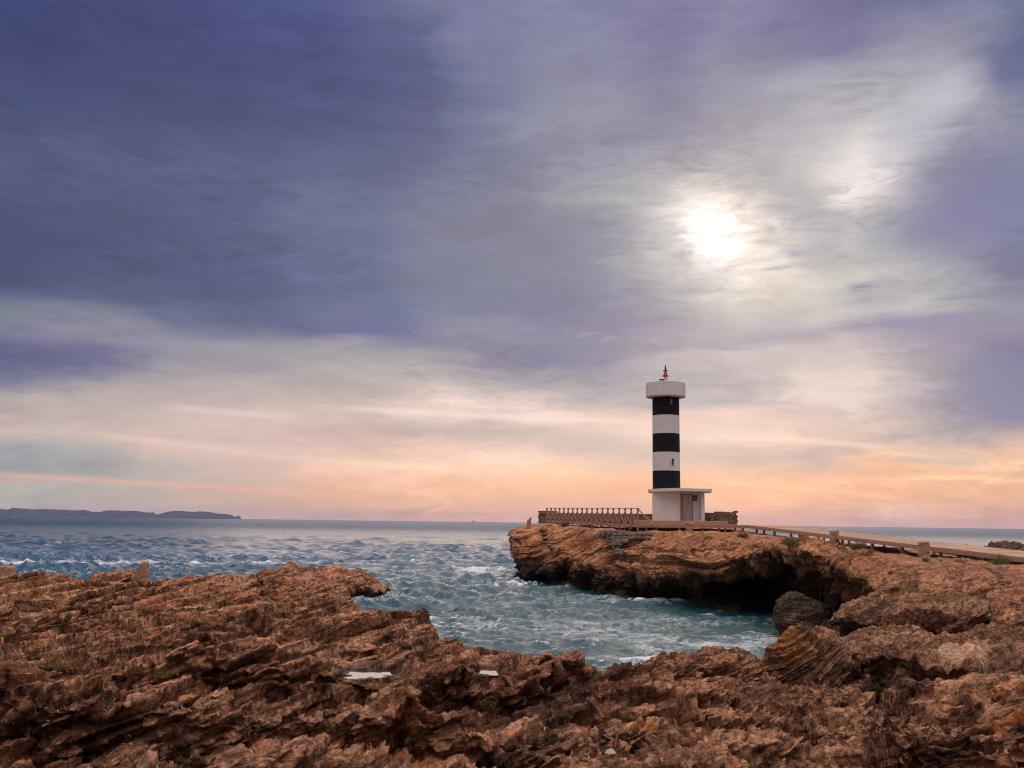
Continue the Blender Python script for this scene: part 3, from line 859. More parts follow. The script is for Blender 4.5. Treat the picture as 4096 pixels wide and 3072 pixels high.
def shore_height(X, Y):
    h = base_h(X, Y)
    bed, fine, n0 = relief(X, Y)
    sd = poly_sdf(X, Y, _sp)
    sdn = sd + 0.45 * fbm2(X * 0.7, Y * 0.7, 4, 201) * np.clip(Y / 20, 0.5, 1)
    # smoother trodden ground towards the headland on the right
    calm = smooth(24, 36, Y) * smooth(0.28, 0.36, X / Y)
    calm2 = smooth(30, 40, Y) * 0.45
    amp = (1 - 0.72 * calm) * (1 - calm2 * 0.7)
    z = h + n0 * amp * 1.15 + bed * amp * 1.25 + fine * (1 - 0.6 * calm)
    for (qx, qy, qz, a, b2) in _pud:
        e = np.sqrt(((X - qx) / a) ** 2 + ((Y - qy) / b2) ** 2)
        e = e + 0.45 * pn2(X * 4.3, Y * 3.1, 301) + 0.25 * pn2(X * 11, Y * 9, 302)
        flat = 1 - smooth(1.2, 3.2, e)
        front = (1 - smooth(0.7, 2.2, np.abs(X - qx) / a)) * smooth(-7 * b2, -3.5 * b2, Y - qy) * (1 - smooth(-0.6 * b2, 0.2 * b2, Y - qy))
        rim = qz - 0.05 + 0.13 * np.clip(e, 0, 1.25) ** 2 + 0.05 * np.clip(e - 1.2, 0, 9) + np.clip(fine * 0.5, -0.05, 0.05) * smooth(1.0, 1.4, e)
        z = z * (1 - flat) + (0.15 * z + 0.85 * rim) * flat
        lim = qz + 0.012 - (qy - Y) * 0.10 + fine * 0.25
        z = np.where((front > 0.01) & (e > 1.05), z * (1 - front) + np.minimum(z, lim) * front, z)
    z = z - 0.28 * smooth(24, 33, Y) * smooth(0.0, -0.12, X / Y)
    m3 = smooth(0.24, 0.30, X / Y) * smooth(11.3, 12.4, Y) * smooth(18.5, 16.5, Y)
    z = z - m3 * ((n0 * 1.15 + bed * 1.25) * 0.75 + 0.22)
    for (px, Z, rx, ry, dep) in ((3850, 12.6, 1.7, 0.75, 0.55), (3680, 19.4, 1.5, 0.9, 0.50), (3400, 13.6, 0.35, 0.9, 0.45), (4200, 13.6, 0.8, 0.7, 0.4), (3300, 13.0, 0.5, 0.45, 0.25)):
        e = np.sqrt(((X - (px - CX) / FPX * Z) / rx) ** 2 + ((Y - Z) / ry) ** 2) + 0.2 * pn2(X * 2, Y * 2, 601)
        z = z - dep * (1 - smooth(0.5, 1.2, e))
    drop = smooth(-0.25, 0.9, sdn) * 5.5 + smooth(-2.2, 0.2, sdn) * 0.12
    return z - drop, bed, fine, sd, drop, amp


def shore_mesh():
    nr = 1400
    u = np.concatenate([np.linspace(-1.3, -0.58, 130)[:-1], np.linspace(-0.58, 0.58, 1380), np.linspace(0.58, 1.3, 130)[1:]])
    nc = len(u)
    t = np.linspace(0, 1, nr)
    Za, Zb = 3.2, 68.0
    inv = 1 / Za + (1 / Zb - 1 / Za) * t
    Zr = np.exp(0.5 * np.log(1 / inv) + 0.5 * (math.log(Za) + (math.log(Zb) - math.log(Za)) * t))
    # first pass on few columns: find where the ground is steep and give those places more rows
    sub = 4
    uc = np.append(u[::sub], u[-1])
    Yc, Uc = np.meshgrid(Zr, uc, indexing='ij')
    zc = shore_height((Uc * Yc).astype(np.float32).ravel(), Yc.astype(np.float32).ravel())[0].reshape(Yc.shape)
    zc = np.maximum(zc, -1.0)
    vpx = (zc - EYE) / Yc * 1000.0
    dpy = np.abs(np.diff(vpx, axis=0)); dgy = np.diff(Yc, axis=0) / Yc[1:] * 60.0
    ds = dpy * 1.5 + dgy * 0.5 + 0.12
    kern = np.hanning(27)[1:-1]; kern /= kern.sum()
    ds = np.apply_along_axis(lambda r: np.convolve(np.pad(r, 12, mode='edge'), kern, 'valid'), 1, ds)
    sacc = np.concatenate([np.zeros((1, len(uc))), np.cumsum(ds, 0)]); sacc /= sacc[-1]
    Zc = np.stack([np.interp(t, sacc[:, k], Zr) for k in range(len(uc))], 1)
    Y = np.stack([np.interp(u, uc, Zc[r]) for r in range(nr)], 0)
    U = np.repeat(u[None, :], nr, 0)
    X = (U * Y).astype(np.float32).ravel(); Y = Y.astype(np.float32).ravel()
    z, bed, fine, sd, drop, amp = shore_height(X, Y)
    # beds overhang a little: lean the tops over
    rel = np.clip(bed * 1.3, -0.30, 0.30)
    lean = 0.7 * amp * np.clip(1 - drop, 0, 1)
    V = np.stack([X + lean * rel * 0.15, Y - lean * rel, z], 1).reshape(nr, nc, 3)
    n = normals_grid(blur_grid(V, 9))
    n = np.where(n[..., 2:3] < 0, -n, n).reshape(-1, 3)
    V = V.reshape(-1, 3).astype(np.float32)
    a, b_, c_ = V.T
    # knobbly, bedded surface on every face
    dist = np.clip(Y / 12.0, 0.5, 2.0)
    wob = 0.30 * fbm3(a * 0.22, b_ * 0.12, c_ * 0.4, 3, 420, 0.4)
    mk = 0.30 + 0.9 * smooth(-0.35, 0.3, pn3(a * 0.45, b_ * 0.22, c_, 430))
    nb_ = (-0.35, 0.04, 0.935)
    f1 = 1 - 0.75 * smooth(12, 26, Y); f2 = 1 - smooth(9, 20, Y)
    d = mk * (beds3((a, b_, c_), nb_, wob, ((0.30, 0.105, 0.16),)) + beds3((a, b_, c_), nb_, wob, ((0.11, 0.085, 0.18),), 3) * f1
              + beds3((a, b_, c_), nb_, wob, ((0.043, 0.036, 0.22),), 6) * f2)
    d += 0.020 * pn3(a * 5.5, b_ * 5.5, c_ * 9, 402) + 0.015 * pn3(a * 12, b_ * 12, c_ * 16, 403) * f1 + 0.010 * pn3(a * 26, b_ * 26, c_ * 30, 405) * f2
    d -= 0.075 * smooth(0.20, 0.46, pn3(a * 6.0, b_ * 4.5, c_ * 7, 404)) * (0.4 + 0.6 * f1) + 0.045 * smooth(0.15, 0.38, pn3(a * 13, b_ * 11, c_ * 13, 406)) * f1
    d -= 0.07 * smooth(0.10, 0.0, np.abs(pn3(a * 1.1, b_ * 0.8, c_ * 1.1, 407))) * smooth(-0.1, 0.3, pn3(a * 0.4, b_ * 0.4, c_, 408))
    pq = 1.0
    for (qx, qy, qz, aa, bb) in _pud:
        pq = pq * smooth(0.6, 2.2, np.sqrt(((X - qx) / aa) ** 2 + ((Y - qy) / bb) ** 2))
    V = V + n * (d * (0.4 + 0.6 * amp) * (0.35 + 0.65 * pq))[:, None]
    for (qx, qy, qz, aa, bb) in _pud:
        # basin, and a low lip on the side of the viewer
        e = np.sqrt(((V[:, 0] - qx) / aa) ** 2 + ((V[:, 1] - qy) / bb) ** 2) + 0.50 * pn2(V[:, 0] * 5, V[:, 1] * 5, 311) + 0.30 * pn2(V[:, 0] * 14, V[:, 1] * 14, 312)
        V[:, 2] = np.where(e < 1.0, np.minimum(V[:, 2], qz - 0.07 * (1 - e) - 0.004), V[:, 2])
        ln = EYE - (EYE - qz) * V[:, 1] / (qy - bb * 0.9)
        lat = np.abs(V[:, 0] / V[:, 1] - qx / qy) * qy / aa + 0.35 * pn2(V[:, 0] * 4, V[:, 1] * 4, 313)
        lim = ln - 0.015 + 0.22 * np.clip(lat - 0.75, 0, 9)
        z2 = np.minimum(V[:, 2], np.maximum(lim + 0.02 * pn2(V[:, 0] * 9, V[:, 1] * 9, 314), qz + 0.006))
        V[:, 2] = np.where((V[:, 1] < qy) & (V[:, 1] > qy - 4.5 * aa - 1.0) & (e >= 1.0) & (lat < 2.5), z2, V[:, 2])
        back_ = qz + 0.015 + 0.115 * (V[:, 1] - qy - 0.6 * bb) + 0.25 * np.clip(lat - 0.8, 0, 9) + 0.02 * pn2(V[:, 0] * 6, V[:, 1] * 4, 315)
        V[:, 2] = np.where((V[:, 1] >= qy) & (V[:, 1] < qy + 3.5) & (e >= 1.0) & (lat < 2.5), np.minimum(V[:, 2], back_), V[:, 2])
    keep = (z > -0.8) & (sd < 2.0)
    Fc = grid_faces(nr, nc, keep)
    V, Fc, _ = compact(V, Fc)
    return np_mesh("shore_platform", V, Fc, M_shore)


def blur_grid(G, k):
    for ax in (0, 1):
        pad = [(0, 0)] * G.ndim; pad[ax] = (k + 1, k)
        c = np.cumsum(np.pad(G, pad, mode='edge').astype(np.float64), axis=ax)
        a = np.take(c, range(2 * k + 1, c.shape[ax]), axis=ax); b = np.take(c, range(0, c.shape[ax] - 2 * k - 1), axis=ax)
        G = (a - b) / (2 * k + 1)
    return G


def normals_grid(G):
    du = np.gradient(G, axis=0); dv = np.gradient(G, axis=1)
    n = np.cross(du, dv)
    n /= (np.linalg.norm(n, axis=-1, keepdims=True) + 1e-9)
    return n


SHORE_OBJ = structure(shore_mesh())

# ------------------------------------------------------------------ headland with its sea caves
def wl(px):        # waterline distance for a photo column and row
    return px


def at_water(px, py):
    """point on the sea seen at a photo pixel"""
    r = ray(px, py)
    return CAM + r * (-EYE / r[2])


K = [
 [at(2290, 103, -1), at(2290, 103, 0), at(2280, 102, 1.2), at(2270, 101, 2.2), at(2270, 101, 3.0), at(2270, 100, 3.6), at(2275, 100, 3.8), at(2285, 100.5, 3.7), at(2295, 101, 2.0), at(2300, 102, -1)],
 [at(2155, 92, -1), at(2155, 92, 0), at(2140, 91, 0.8), at(2122, 91, 1.3), at(2108, 91, 2.4), at(2100, 91, 3.4), at(2122, 92.5, 3.9), at(2165, 95, 3.95), at(2200, 99, 3.5), at(2235, 102, -1)],
 [at(2108, 78.5, -1), at_water(2105, 2311), un(2090, 2290, 77.2), un(2074, 2268, 78), un(2052, 2190, 79), un(2043, 2125, 81), un(2085, 2102, 84), un(2150, 2096, 90), at(2200, 97, 3.5), at(2230, 101, -1)],
 [at(2178, 74.5, -1), at_water(2174, 2322), un(2152, 2302, 74.2), un(2132, 2280, 73.8), un(2108, 2200, 74.3), un(2112, 2128, 76.5), un(2130, 2106, 80), un(2170, 2096, 88), at(2210, 96, 3.6), at(2235, 100, -1)],
 [at(2231, 70, -1), at_water(2228, 2338), un(2220, 2312, 72), un(2205, 2288, 70.5), un(2197, 2212, 71.5), un(2185, 2104, 75.5), un(2192, 2096, 79), at(2215, 87, 4.15), at(2250, 95, 3.9), at(2260, 99, -1)],
 [at(2290, 68, -1), at_water(2290, 2346), un(2288, 2290, 71.5), un(2262, 2232, 69), un(2262, 2182, 70.2), un(2270, 2110, 72.5), un(2278, 2100, 76), at(2300, 84, 4.12), at(2330, 94, 3.95), at(2340, 98, -1)],
 [at(2358, 63.5, -1), at_water(2352, 2363), un(2345, 2310, 64.8), un(2350, 2262, 64.8), un(2368, 2200, 67.3), un(2372, 2121, 69.5), un(2384, 2110, 73), at(2410, 80, 4.10), at(2440, 92, 4.0), at(2450, 97, -1)],
 [at(2468, 60, -1), at_water(2470, 2384), un(2480, 2340, 61.0), un(2470, 2288, 61.2), un(2470, 2212, 63.8), un(2470, 2129, 66.3), un(2478, 2121, 69), at(2510, 75, 4.08), at(2540, 90, 4.05), at(2550, 97, -1)],
 [at(2575, 59, -1), at_water(2575, 2392), un(2558, 2345, 60.0), un(2540, 2292, 58.8), un(2532, 2222, 61.5), un(2560, 2140, 64), un(2562, 2124, 66.3), at(2600, 72, 4.08), at(2640, 90, 4.05), at(2650, 98, -1)],
 [at(2687, 58, -1), at_water(2687, 2398), un(2690, 2352, 57.3), un(2700, 2295, 54.6), un(2690, 2215, 57.0), un(2690, 2140, 61.0), un(2700, 2121, 64.5), at(2720, 70.5, 4.08), at(2780, 90, 4.0), at(2790, 98, -1)],
 [at(2852, 53, -1), at_water(2852, 2432), un(2850, 2372, 54.5), un(2850, 2298, 50.2), un(2850, 2214, 52.4), un(2855, 2152, 57.5), un(2872, 2124, 62), at(2885, 68, 4.06), at(2920, 84, 3.9), at(2940, 96, -1)],
 [at(2952, 51, -1), at_water(2952, 2448), un(2968, 2340, 56), un(2985, 2232, 49.2), un(2985, 2200, 50.6), un(2985, 2168, 53.5), un(2989, 2130, 59.6), at(3010, 66, 3.85), at(3050, 78, 3.2), at(3070, 84, -1)],
 [at(3090, 55, -1), at(3090, 54, 0), un(3122, 2330, 59), un(3118, 2204, 43.5), un(3122, 2190, 44.8), un(3130, 2170, 48.5), un(3138, 2142, 56), at(3160, 64, 3.4), at(3200, 72, 2.2), at(3230, 76, -1)],
 [at(3230, 53, -1), at(3230, 52, 0), un(3230, 2340, 57), un(3226, 2214, 39.8), un(3225, 2198, 41.2), un(3235, 2180, 45), un(3242, 2152, 53.5), at(3270, 60, 3.2), at(3330, 67, 1.8), at(3360, 71, -1)],
 [at(3330, 49, -1), at(3330, 48, 0), un(3335, 2360, 52), un(3345, 2268, 37.8), un(3348, 2236, 39.4), un(3342, 2206, 43.4), un(3344, 2170, 51.5), at(3380, 57, 3.0), at(3430, 63, 1.6), at(3460, 67, -1)],
 [at(3420, 43, -1), at(3420, 42, 0), un(3412, 2410, 46), un(3402, 2318, 36.2), un(3405, 2266, 38.2), un(3402, 2214, 43), un(3404, 2186, 48.5), at(3470, 54, 2.8), at(3530, 60, 1.4), at(3560, 64, -1)],
 [at(3500, 36, -1), at(3500, 35.5, 0), un(3500, 2430, 37.5), un(3482, 2345, 33.2), un(3482, 2276, 36.5), un(3476, 2236, 40.5), un(3490, 2206, 45.5), at(3560, 51, 2.6), at(3620, 57, 1.2), at(3650, 61, -1)],
 [at(3650, 30, -1), at(3650, 30, 0), at(3650, 30, 0.5), at(3650, 31, 0.9), at(3640, 34, 1.4), at(3620, 39.5, 2.1), at(3630, 44, 2.5), at(3650, 49, 2.3), at(3700, 54, 1.0), at(3730, 58, -1)],
]
K = np.array(K)


def catmull(P, counts):
    """interpolate control rows P[k] (k, ..., 3) with counts[k] samples in each span"""
    n = len(P); out = []
    for k in range(n - 1):
        p0 = P[max(k - 1, 0)]; p1 = P[k]; p2 = P[k + 1]; p3 = P[min(k + 2, n - 1)]
        m = counts[k]
        for i in range(m):
            t = i / m
            c = 0.42
            m1 = (p2 - p0) * c; m2 = (p3 - p1) * c
            h00 = 2 * t ** 3 - 3 * t * t + 1; h10 = t ** 3 - 2 * t * t + t; h01 = -2 * t ** 3 + 3 * t * t; h11 = t ** 3 - t * t
            out.append(h00 * p1 + h10 * m1 + h01 * p2 + h11 * m2)
    out.append(P[-1])
    return np.array(out)


def blur_grid(G, k):
    for ax in (0, 1):
        pad = [(0, 0)] * G.ndim; pad[ax] = (k + 1, k)
        c = np.cumsum(np.pad(G, pad, mode='edge').astype(np.float64), axis=ax)
        a = np.take(c, range(2 * k + 1, c.shape[ax]), axis=ax); b = np.take(c, range(0, c.shape[ax] - 2 * k - 1), axis=ax)
        G = (a - b) / (2 * k + 1)
    return G


def normals_grid(G):
    du = np.gradient(G, axis=0); dv = np.gradient(G, axis=1)
    n = np.cross(du, dv)
    n /= (np.linalg.norm(n, axis=-1, keepdims=True) + 1e-9)
    return n


def headland():
    A = catmull(K, [14, 20, 34, 40, 46, 54, 54, 54, 70, 80, 64, 64, 60, 56, 50, 46, 46])          # along the coast
    A = catmull(np.swapaxes(A, 0, 1), [8, 60, 90, 90, 100, 110, 60, 26, 14])     # up the face and over the top
    G = np.swapaxes(A, 0, 1)                                     # (coast, level, 3)
    nc, nl = G.shape[:2]
    n = normals_grid(G)
    # make the normals point out of the rock (towards the viewer on the face)
    mid = n[nc // 2, 300]
    if mid[1] > 0:
        n = -n
    P = G.reshape(-1, 3).astype(np.float32)
    x, y, z = P[:, 0], P[:, 1], P[:, 2]
    lv = np.tile(np.arange(nl), nc).astype(np.float32)
    top = smooth(340, 430, lv)                                   # plateau
    under = 1 - smooth(130, 200, lv)
    # tilted beds: rise to the right as seen from the shore
    wob = fbm3(x * 0.25, y * 0.25, z * 0.4, 3, 5)
    s = -0.47 * x - 0.12 * y + 0.87 * z + 0.55 * wob
    wob2 = fbm3(x * 0.12, y * 0.12, z * 0.2, 2, 6)
    right = smooth(5.2, 7.6, x + 0.4 * wob)                           # the bedded part below the lighthouse
    beds = beds3((x, y, z), (-0.47, -0.12, 0.87), 0.25 * wob2, ((1.15, 0.95, 0.08), (0.42, 0.50, 0.10), (0.15, 0.18, 0.14)), 20)
    rough2 = 0.035 * pn3(x * 5, y * 5, z * 6, 26) + 0.02 * pn3(x * 11, y * 11, z * 12, 27)
    facets = np.abs(pn3(x * 0.33, y * 0.33, z * 0.5, 15)) * -1.1 + np.abs(pn3(x * 0.8 + 3, y * 0.8, z * 1.0, 16)) * -0.55
    rough = 0.13 * fbm3(x * 0.9, y * 0.9, z * 1.3, 6, 25, 0.55) + rough2
    crack = -0.30 * smooth(0.05, 0.0, np.abs(pn3(x * 0.28 + 2, y * 0.28, z * 0.5, 35)))
    d_face = (0.22 + 0.78 * right) * beds + (1 - right * 0.8) * (facets * 0.55 + 0.3) + rough * (0.55 + 0.45 * right) + crack
    d_under = 0.9 * fbm3(x * 0.45, y * 0.45, z * 0.6, 6, 45, 0.6)
    d_top = 0.06 * fbm3(x * 0.8, y * 0.8, z, 6, 55, 0.6) + 0.10 * beds * right
    d_face = d_face * (1 - 0.5 * smooth(280, 340, lv))
    d = (d_face * (1 - under) + d_under * under) * (1 - top) + (d_top - 0.10) * top
    V = P + n.reshape(-1, 3) * d[:, None]
    V[:, 2] = np.where(top > 0.5, np.minimum(V[:, 2], np.where(lv > 460, 4.10, 3.95) + 0.02 * rough), V[:, 2])
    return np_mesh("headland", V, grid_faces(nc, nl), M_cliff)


HEAD_OBJ = structure(headland())

# ------------------------------------------------------------------ sea
def sea_material():
    mt, N, b = new_mat('sea water')
    P = N.n('ShaderNodeTexCoord').outputs['Object']
    sx = N.n('ShaderNodeSeparateXYZ'); N.put(sx.inputs[0], P)
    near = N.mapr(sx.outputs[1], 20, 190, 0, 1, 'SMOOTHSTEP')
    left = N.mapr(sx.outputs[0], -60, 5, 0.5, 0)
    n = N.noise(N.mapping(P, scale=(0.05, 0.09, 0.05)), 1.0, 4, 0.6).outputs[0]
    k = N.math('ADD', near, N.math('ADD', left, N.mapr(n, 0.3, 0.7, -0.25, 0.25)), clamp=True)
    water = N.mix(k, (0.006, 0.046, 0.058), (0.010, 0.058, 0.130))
    at_ = N.n('ShaderNodeAttribute'); at_.attribute_name = 'foam'
    f = at_.outputs['Fac']
    fn = N.noise(N.mapping(P, scale=(1.0, 0.8, 1.0)), 1.4, 10, 0.74, 0.7).outputs[0]
    fr = N.math('ABSOLUTE', N.math('SUBTRACT', fn, 0.5))
    web = N.math('MULTIPLY', N.mapr(fr, 0.0, 0.035, 1.0, 0.0), N.mapr(N.noise(P, 0.7, 4, 0.6).outputs[0], 0.42, 0.6))
    web2 = N.mapr(fn, 0.50, 0.62)
    fm = N.math('ADD', N.math('MULTIPLY', web, N.mapr(f, 0.10, 0.55)), N.math('MULTIPLY', web2, N.mapr(f, 0.45, 0.95)), clamp=True)
    fm = N.math('MAXIMUM', fm, N.mapr(f, 0.85, 1.15))
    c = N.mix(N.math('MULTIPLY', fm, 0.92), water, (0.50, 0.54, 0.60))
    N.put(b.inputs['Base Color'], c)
    N.put(b.inputs['Roughness'], N.math('ADD', N.mapr(sx.outputs[1], 30, 600, 0.09, 0.30), N.math('MULTIPLY', fm, 0.5)))
    b.inputs['IOR'].default_value = 1.33
    N.put(b.inputs['Specular IOR Level'], N.mapr(sx.outputs[1], 40, 500, 0.38, 0.13))
    # ripples finer than the modelled waves
    b1 = N.noise(N.mapping(P, scale=(0.8, 1.5, 1.0)), 2.6, 6, 0.62, 0.3).outputs[0]
    b2 = N.noise(N.mapping(P, scale=(0.16, 0.42, 0.16)), 1.6, 7, 0.70, 0.3).outputs[0]
    b3 = N.noise(N.mapping(P, scale=(0.010, 0.030, 0.01)), 1.4, 8, 0.7).outputs[0]
    bn1 = N.n('ShaderNodeBump'); bn1.inputs['Distance'].default_value = 1.0
    N.put(bn1.inputs['Strength'], N.mapr(sx.outputs[1], 15, 150, 0.5, 0.3))
    N.put(bn1.inputs['Height'], N.math('MULTIPLY', b1, 0.35))
    bn2 = N.n('ShaderNodeBump'); bn2.inputs['Distance'].default_value = 1.0
    N.put(bn2.inputs['Strength'], N.mapr(sx.outputs[1], 40, 180, 0.0, 0.75))
    N.put(bn2.inputs['Height'], N.math('MULTIPLY', b2, 2.6))
    N.link(bn1.outputs[0], bn2.inputs['Normal'])
    bn3 = N.n('ShaderNodeBump'); bn3.inputs['Distance'].default_value = 1.0
    N.put(bn3.inputs['Strength'], N.mapr(sx.outputs[1], 90, 500, 0.0, 0.9))
    N.put(bn3.inputs['Height'], N.math('MULTIPLY', b3, 18.0))
    N.link(bn2.outputs[0], bn3.inputs['Normal'])
    N.link(bn3.outputs[0], b.inputs['Normal'])
    return mt


def sea_mesh():
    nc, nr = 1350, 900
    u = np.linspace(-0.80, 0.80, nc)
    ia = np.linspace(1 / 13.0, 1 / 1600.0, nr - 30)
    Zr = np.concatenate([1 / ia, np.exp(np.linspace(math.log(1700), math.log(12000), 30))])
    dZ = np.gradient(Zr)
    Y, U = np.meshgrid(Zr, u, indexing='ij')
    D = np.repeat(dZ[:, None], nc, 1).astype(np.float32).ravel()
    X = (U * Y).astype(np.float32).ravel(); Y = Y.astype(np.float32).ravel()
    n = len(X)
    sel = Y < 1500
    x = X[sel]; y = Y[sel]; dd = D[sel]
    rs = np.random.RandomState(3)
    H = np.zeros_like(x); DX = np.zeros_like(x); DY = np.zeros_like(x); J = np.zeros_like(x)
    shel = 0.62 + 0.38 * smooth(30, 95, y) + 0.6 * smooth(80, 220, y)               # the bay is calmer than the open sea
    gust = 0.75 + 0.5 * pn2(x * 0.035, y * 0.035, 7)
    for i in range(70):
        lam = 0.42 * (15 / 0.42) ** (i / 69.0)
        th = math.radians(rs.normal(-100, 34))      # heading
        kx, ky = math.cos(th) * 2 * math.pi / lam, math.sin(th) * 2 * math.pi / lam
        a = 0.0150 * lam ** 0.86 * (1.0 + 0.7 * (lam < 2.6)) * (1.0 if lam < 4 else (4 / lam) ** 1.3)
        ph = rs.rand() * 6.28 + 1.1 * pn2(x / lam * 0.23 + i, y / lam * 0.23, i + 400)
        att = smooth(0.5, 1.2, lam / dd)
        p = kx * x + ky * y + ph
        sn, cs = np.sin(p), np.cos(p)
        A = a * att
        H += A * sn
        DX += A * cs * math.cos(th); DY += A * cs * math.sin(th)
        J += A * (2 * math.pi / lam) * sn
    amp = shel * gust
    H *= amp; J *= amp
    V = np.stack([X, Y, np.zeros_like(X)], 1)
    V[sel, 0] += DX * amp * 0.9; V[sel, 1] += DY * amp * 0.9; V[sel, 2] = H
    foam = np.zeros(n, np.float32)
    fx = fbm2(x * 0.16, y * 0.12, 4, 500)
    f = smooth(0.25, 0.62, J) * 0.9 * smooth(-0.2, 0.4, fx) * smooth(0.2, 0.9, 1.2 - y / 400)
    # slick of foam off the left shore
    yc = 91 + 0.16 * (x + 48) + 3.0 * pn2(x * 0.07, 0 * x, 3) + np.where(x > -35, (x + 35) * 0.35, 0)
    wd = np.interp(x, [-60, -45, -30, -12, 5], [5.5, 4.6, 2.2, 0.9, 0.1])
    f += 0.95 * (1 - smooth(0.55, 1.2, np.abs(y - yc) / wd + 0.25 * fx)) * (x < 6)
    # broken water around the headland and in the bay
    hx = K[:, 1, 0]; hy = K[:, 1, 1]
    dh = np.full(x.shape, 1e9, np.float32)
    for i in range(1, len(hx) - 1):
        ex, ey = hx[i + 1] - hx[i], hy[i + 1] - hy[i]
        t = np.clip(((x - hx[i]) * ex + (y - hy[i]) * ey) / (ex * ex + ey * ey), 0, 1)
        dh = np.minimum(dh, (x - hx[i] - t * ex) ** 2 + (y - hy[i] - t * ey) ** 2)
    dh = np.sqrt(dh)
    f += 0.95 * (1 - smooth(0.2, 4.5, dh + 1.5 * fx)) * smooth(-0.25, 0.25, fbm2(x * 0.5, y * 0.4, 3, 510)) * smooth(60, 34, y) 
    for (px, py, rx, ry, k) in [(2010, 2290, 7.5, 8, 1.9), (2140, 2345, 5.5, 4, 1.2), (1950, 2420, 5, 6, 0.45), (2330, 2400, 6, 3.5, 0.8), (2230, 2500, 5, 5, 0.5), (2480, 2560, 4.0, 4, 0.75),
                                (2600, 2500, 4, 4, 0.6), (2700, 2408, 3.0, 1.8, 2.0), (2850, 2480, 3.5, 3, 0.75), (2000, 2500, 5, 4, 0.35), (2560, 2650, 2.5, 3, 1.6), (2750, 2570, 3, 3, 0.6),
                                (3060, 2555, 2.2, 2.6, 1.8), (3000, 2600, 2.5, 1.5, 1.3), (1500, 2370, 3.0, 2.5, 0.9), (1800, 2500, 2.5, 3, 0.8), (3400, 2565, 1.2, 2.5, 1.3), (1700, 2330, 9, 6, 0.35), (1400, 2230, 14, 8, 0.3), (2330, 2300, 4, 3, 0.5)]:
        p = at_water(px, py)
        e = np.sqrt(((x - p[0]) / rx) ** 2 + ((y - p[1]) / ry) ** 2) + 0.35 * fx
        f += 0.46 * k * (1 - smooth(0.3, 1.25, e))
    f += 0.06 * smooth(75, 35, y) * (1 + fx)
    foam[sel] = np.clip(f, 0, 1.3)
    V[:, 2] += np.where(foam > 0.2, (foam - 0.2) * 0.05, 0)
    return np_mesh("sea", V, grid_faces(nr, nc), sea_material(), attrs={'foam': foam})


structure(sea_mesh())

# ------------------------------------------------------------------ far island
def island():
    prof = [(-900, 42), (-500, 38), (-200, 40), (0, 29), (20, 28), (55, 24), (66, 27), (72, 31), (100, 30), (165, 26), (180, 28), (245, 27), (300, 25), (345, 25), (355, 28), (390, 20), (420, 20),
            (440, 25), (470, 27), (530, 25), (545, 26), (560, 26), (600, 21), (620, 20), (632, 21), (645, 13), (652, 13), (658, 16), (680, 22), (710, 27), (735, 28), (780, 25), (795, 24), (812, 27),
            (855, 25), (890, 19), (925, 18), (945, 15), (952, 9), (960, 9), (970, 14), (979, 10), (982, 0)]
    Zi = 7200.0
    xs = np.arange(-900, 984, 3.0)
    hs = np.interp(xs, [p[0] for p in prof], [p[1] for p in prof])
    hs = hs * (1 + 0.03 * pn2(xs * 0.11, xs * 0, 9)) + 0.8 * pn2(xs * 0.05, xs * 0, 19)
    prof_d = np.linspace(-1, 1, 21)
    V = []
    for d in prof_d:
        k = max(0.0, 1 - abs(d) ** 1.6)
        rg = 1 - 0.25 * (0.5 + pn2(xs * 0.03, xs * 0 + d * 2.2, 77)) * (abs(d) > 0.05)
        yy = Zi + d * 900 + 150 * pn2(xs * 0.02, xs * 0, 3)
        zz = EYE * 0 + np.maximum(hs * k * rg, -0.2) * Zi / FPX * 1.05 + 1
        V.append(np.stack([(xs - CX) / FPX * yy, yy, np.where(k > 0, zz, -4)], 1))
    V = np.array(V)
    o = np_mesh("distant_island", V.reshape(-1, 3), grid_faces(V.shape[0], V.shape[1]),
                rock_material('distant island rock', [(0.025, 0.03, 0.035), (0.04, 0.042, 0.048), (0.06, 0.06, 0.062), (0.05, 0.045, 0.042)], scale=0.01))
    o['kind'] = 'structure'
    return o


island()

# ------------------------------------------------------------------ boulders and ledges
import bmesh


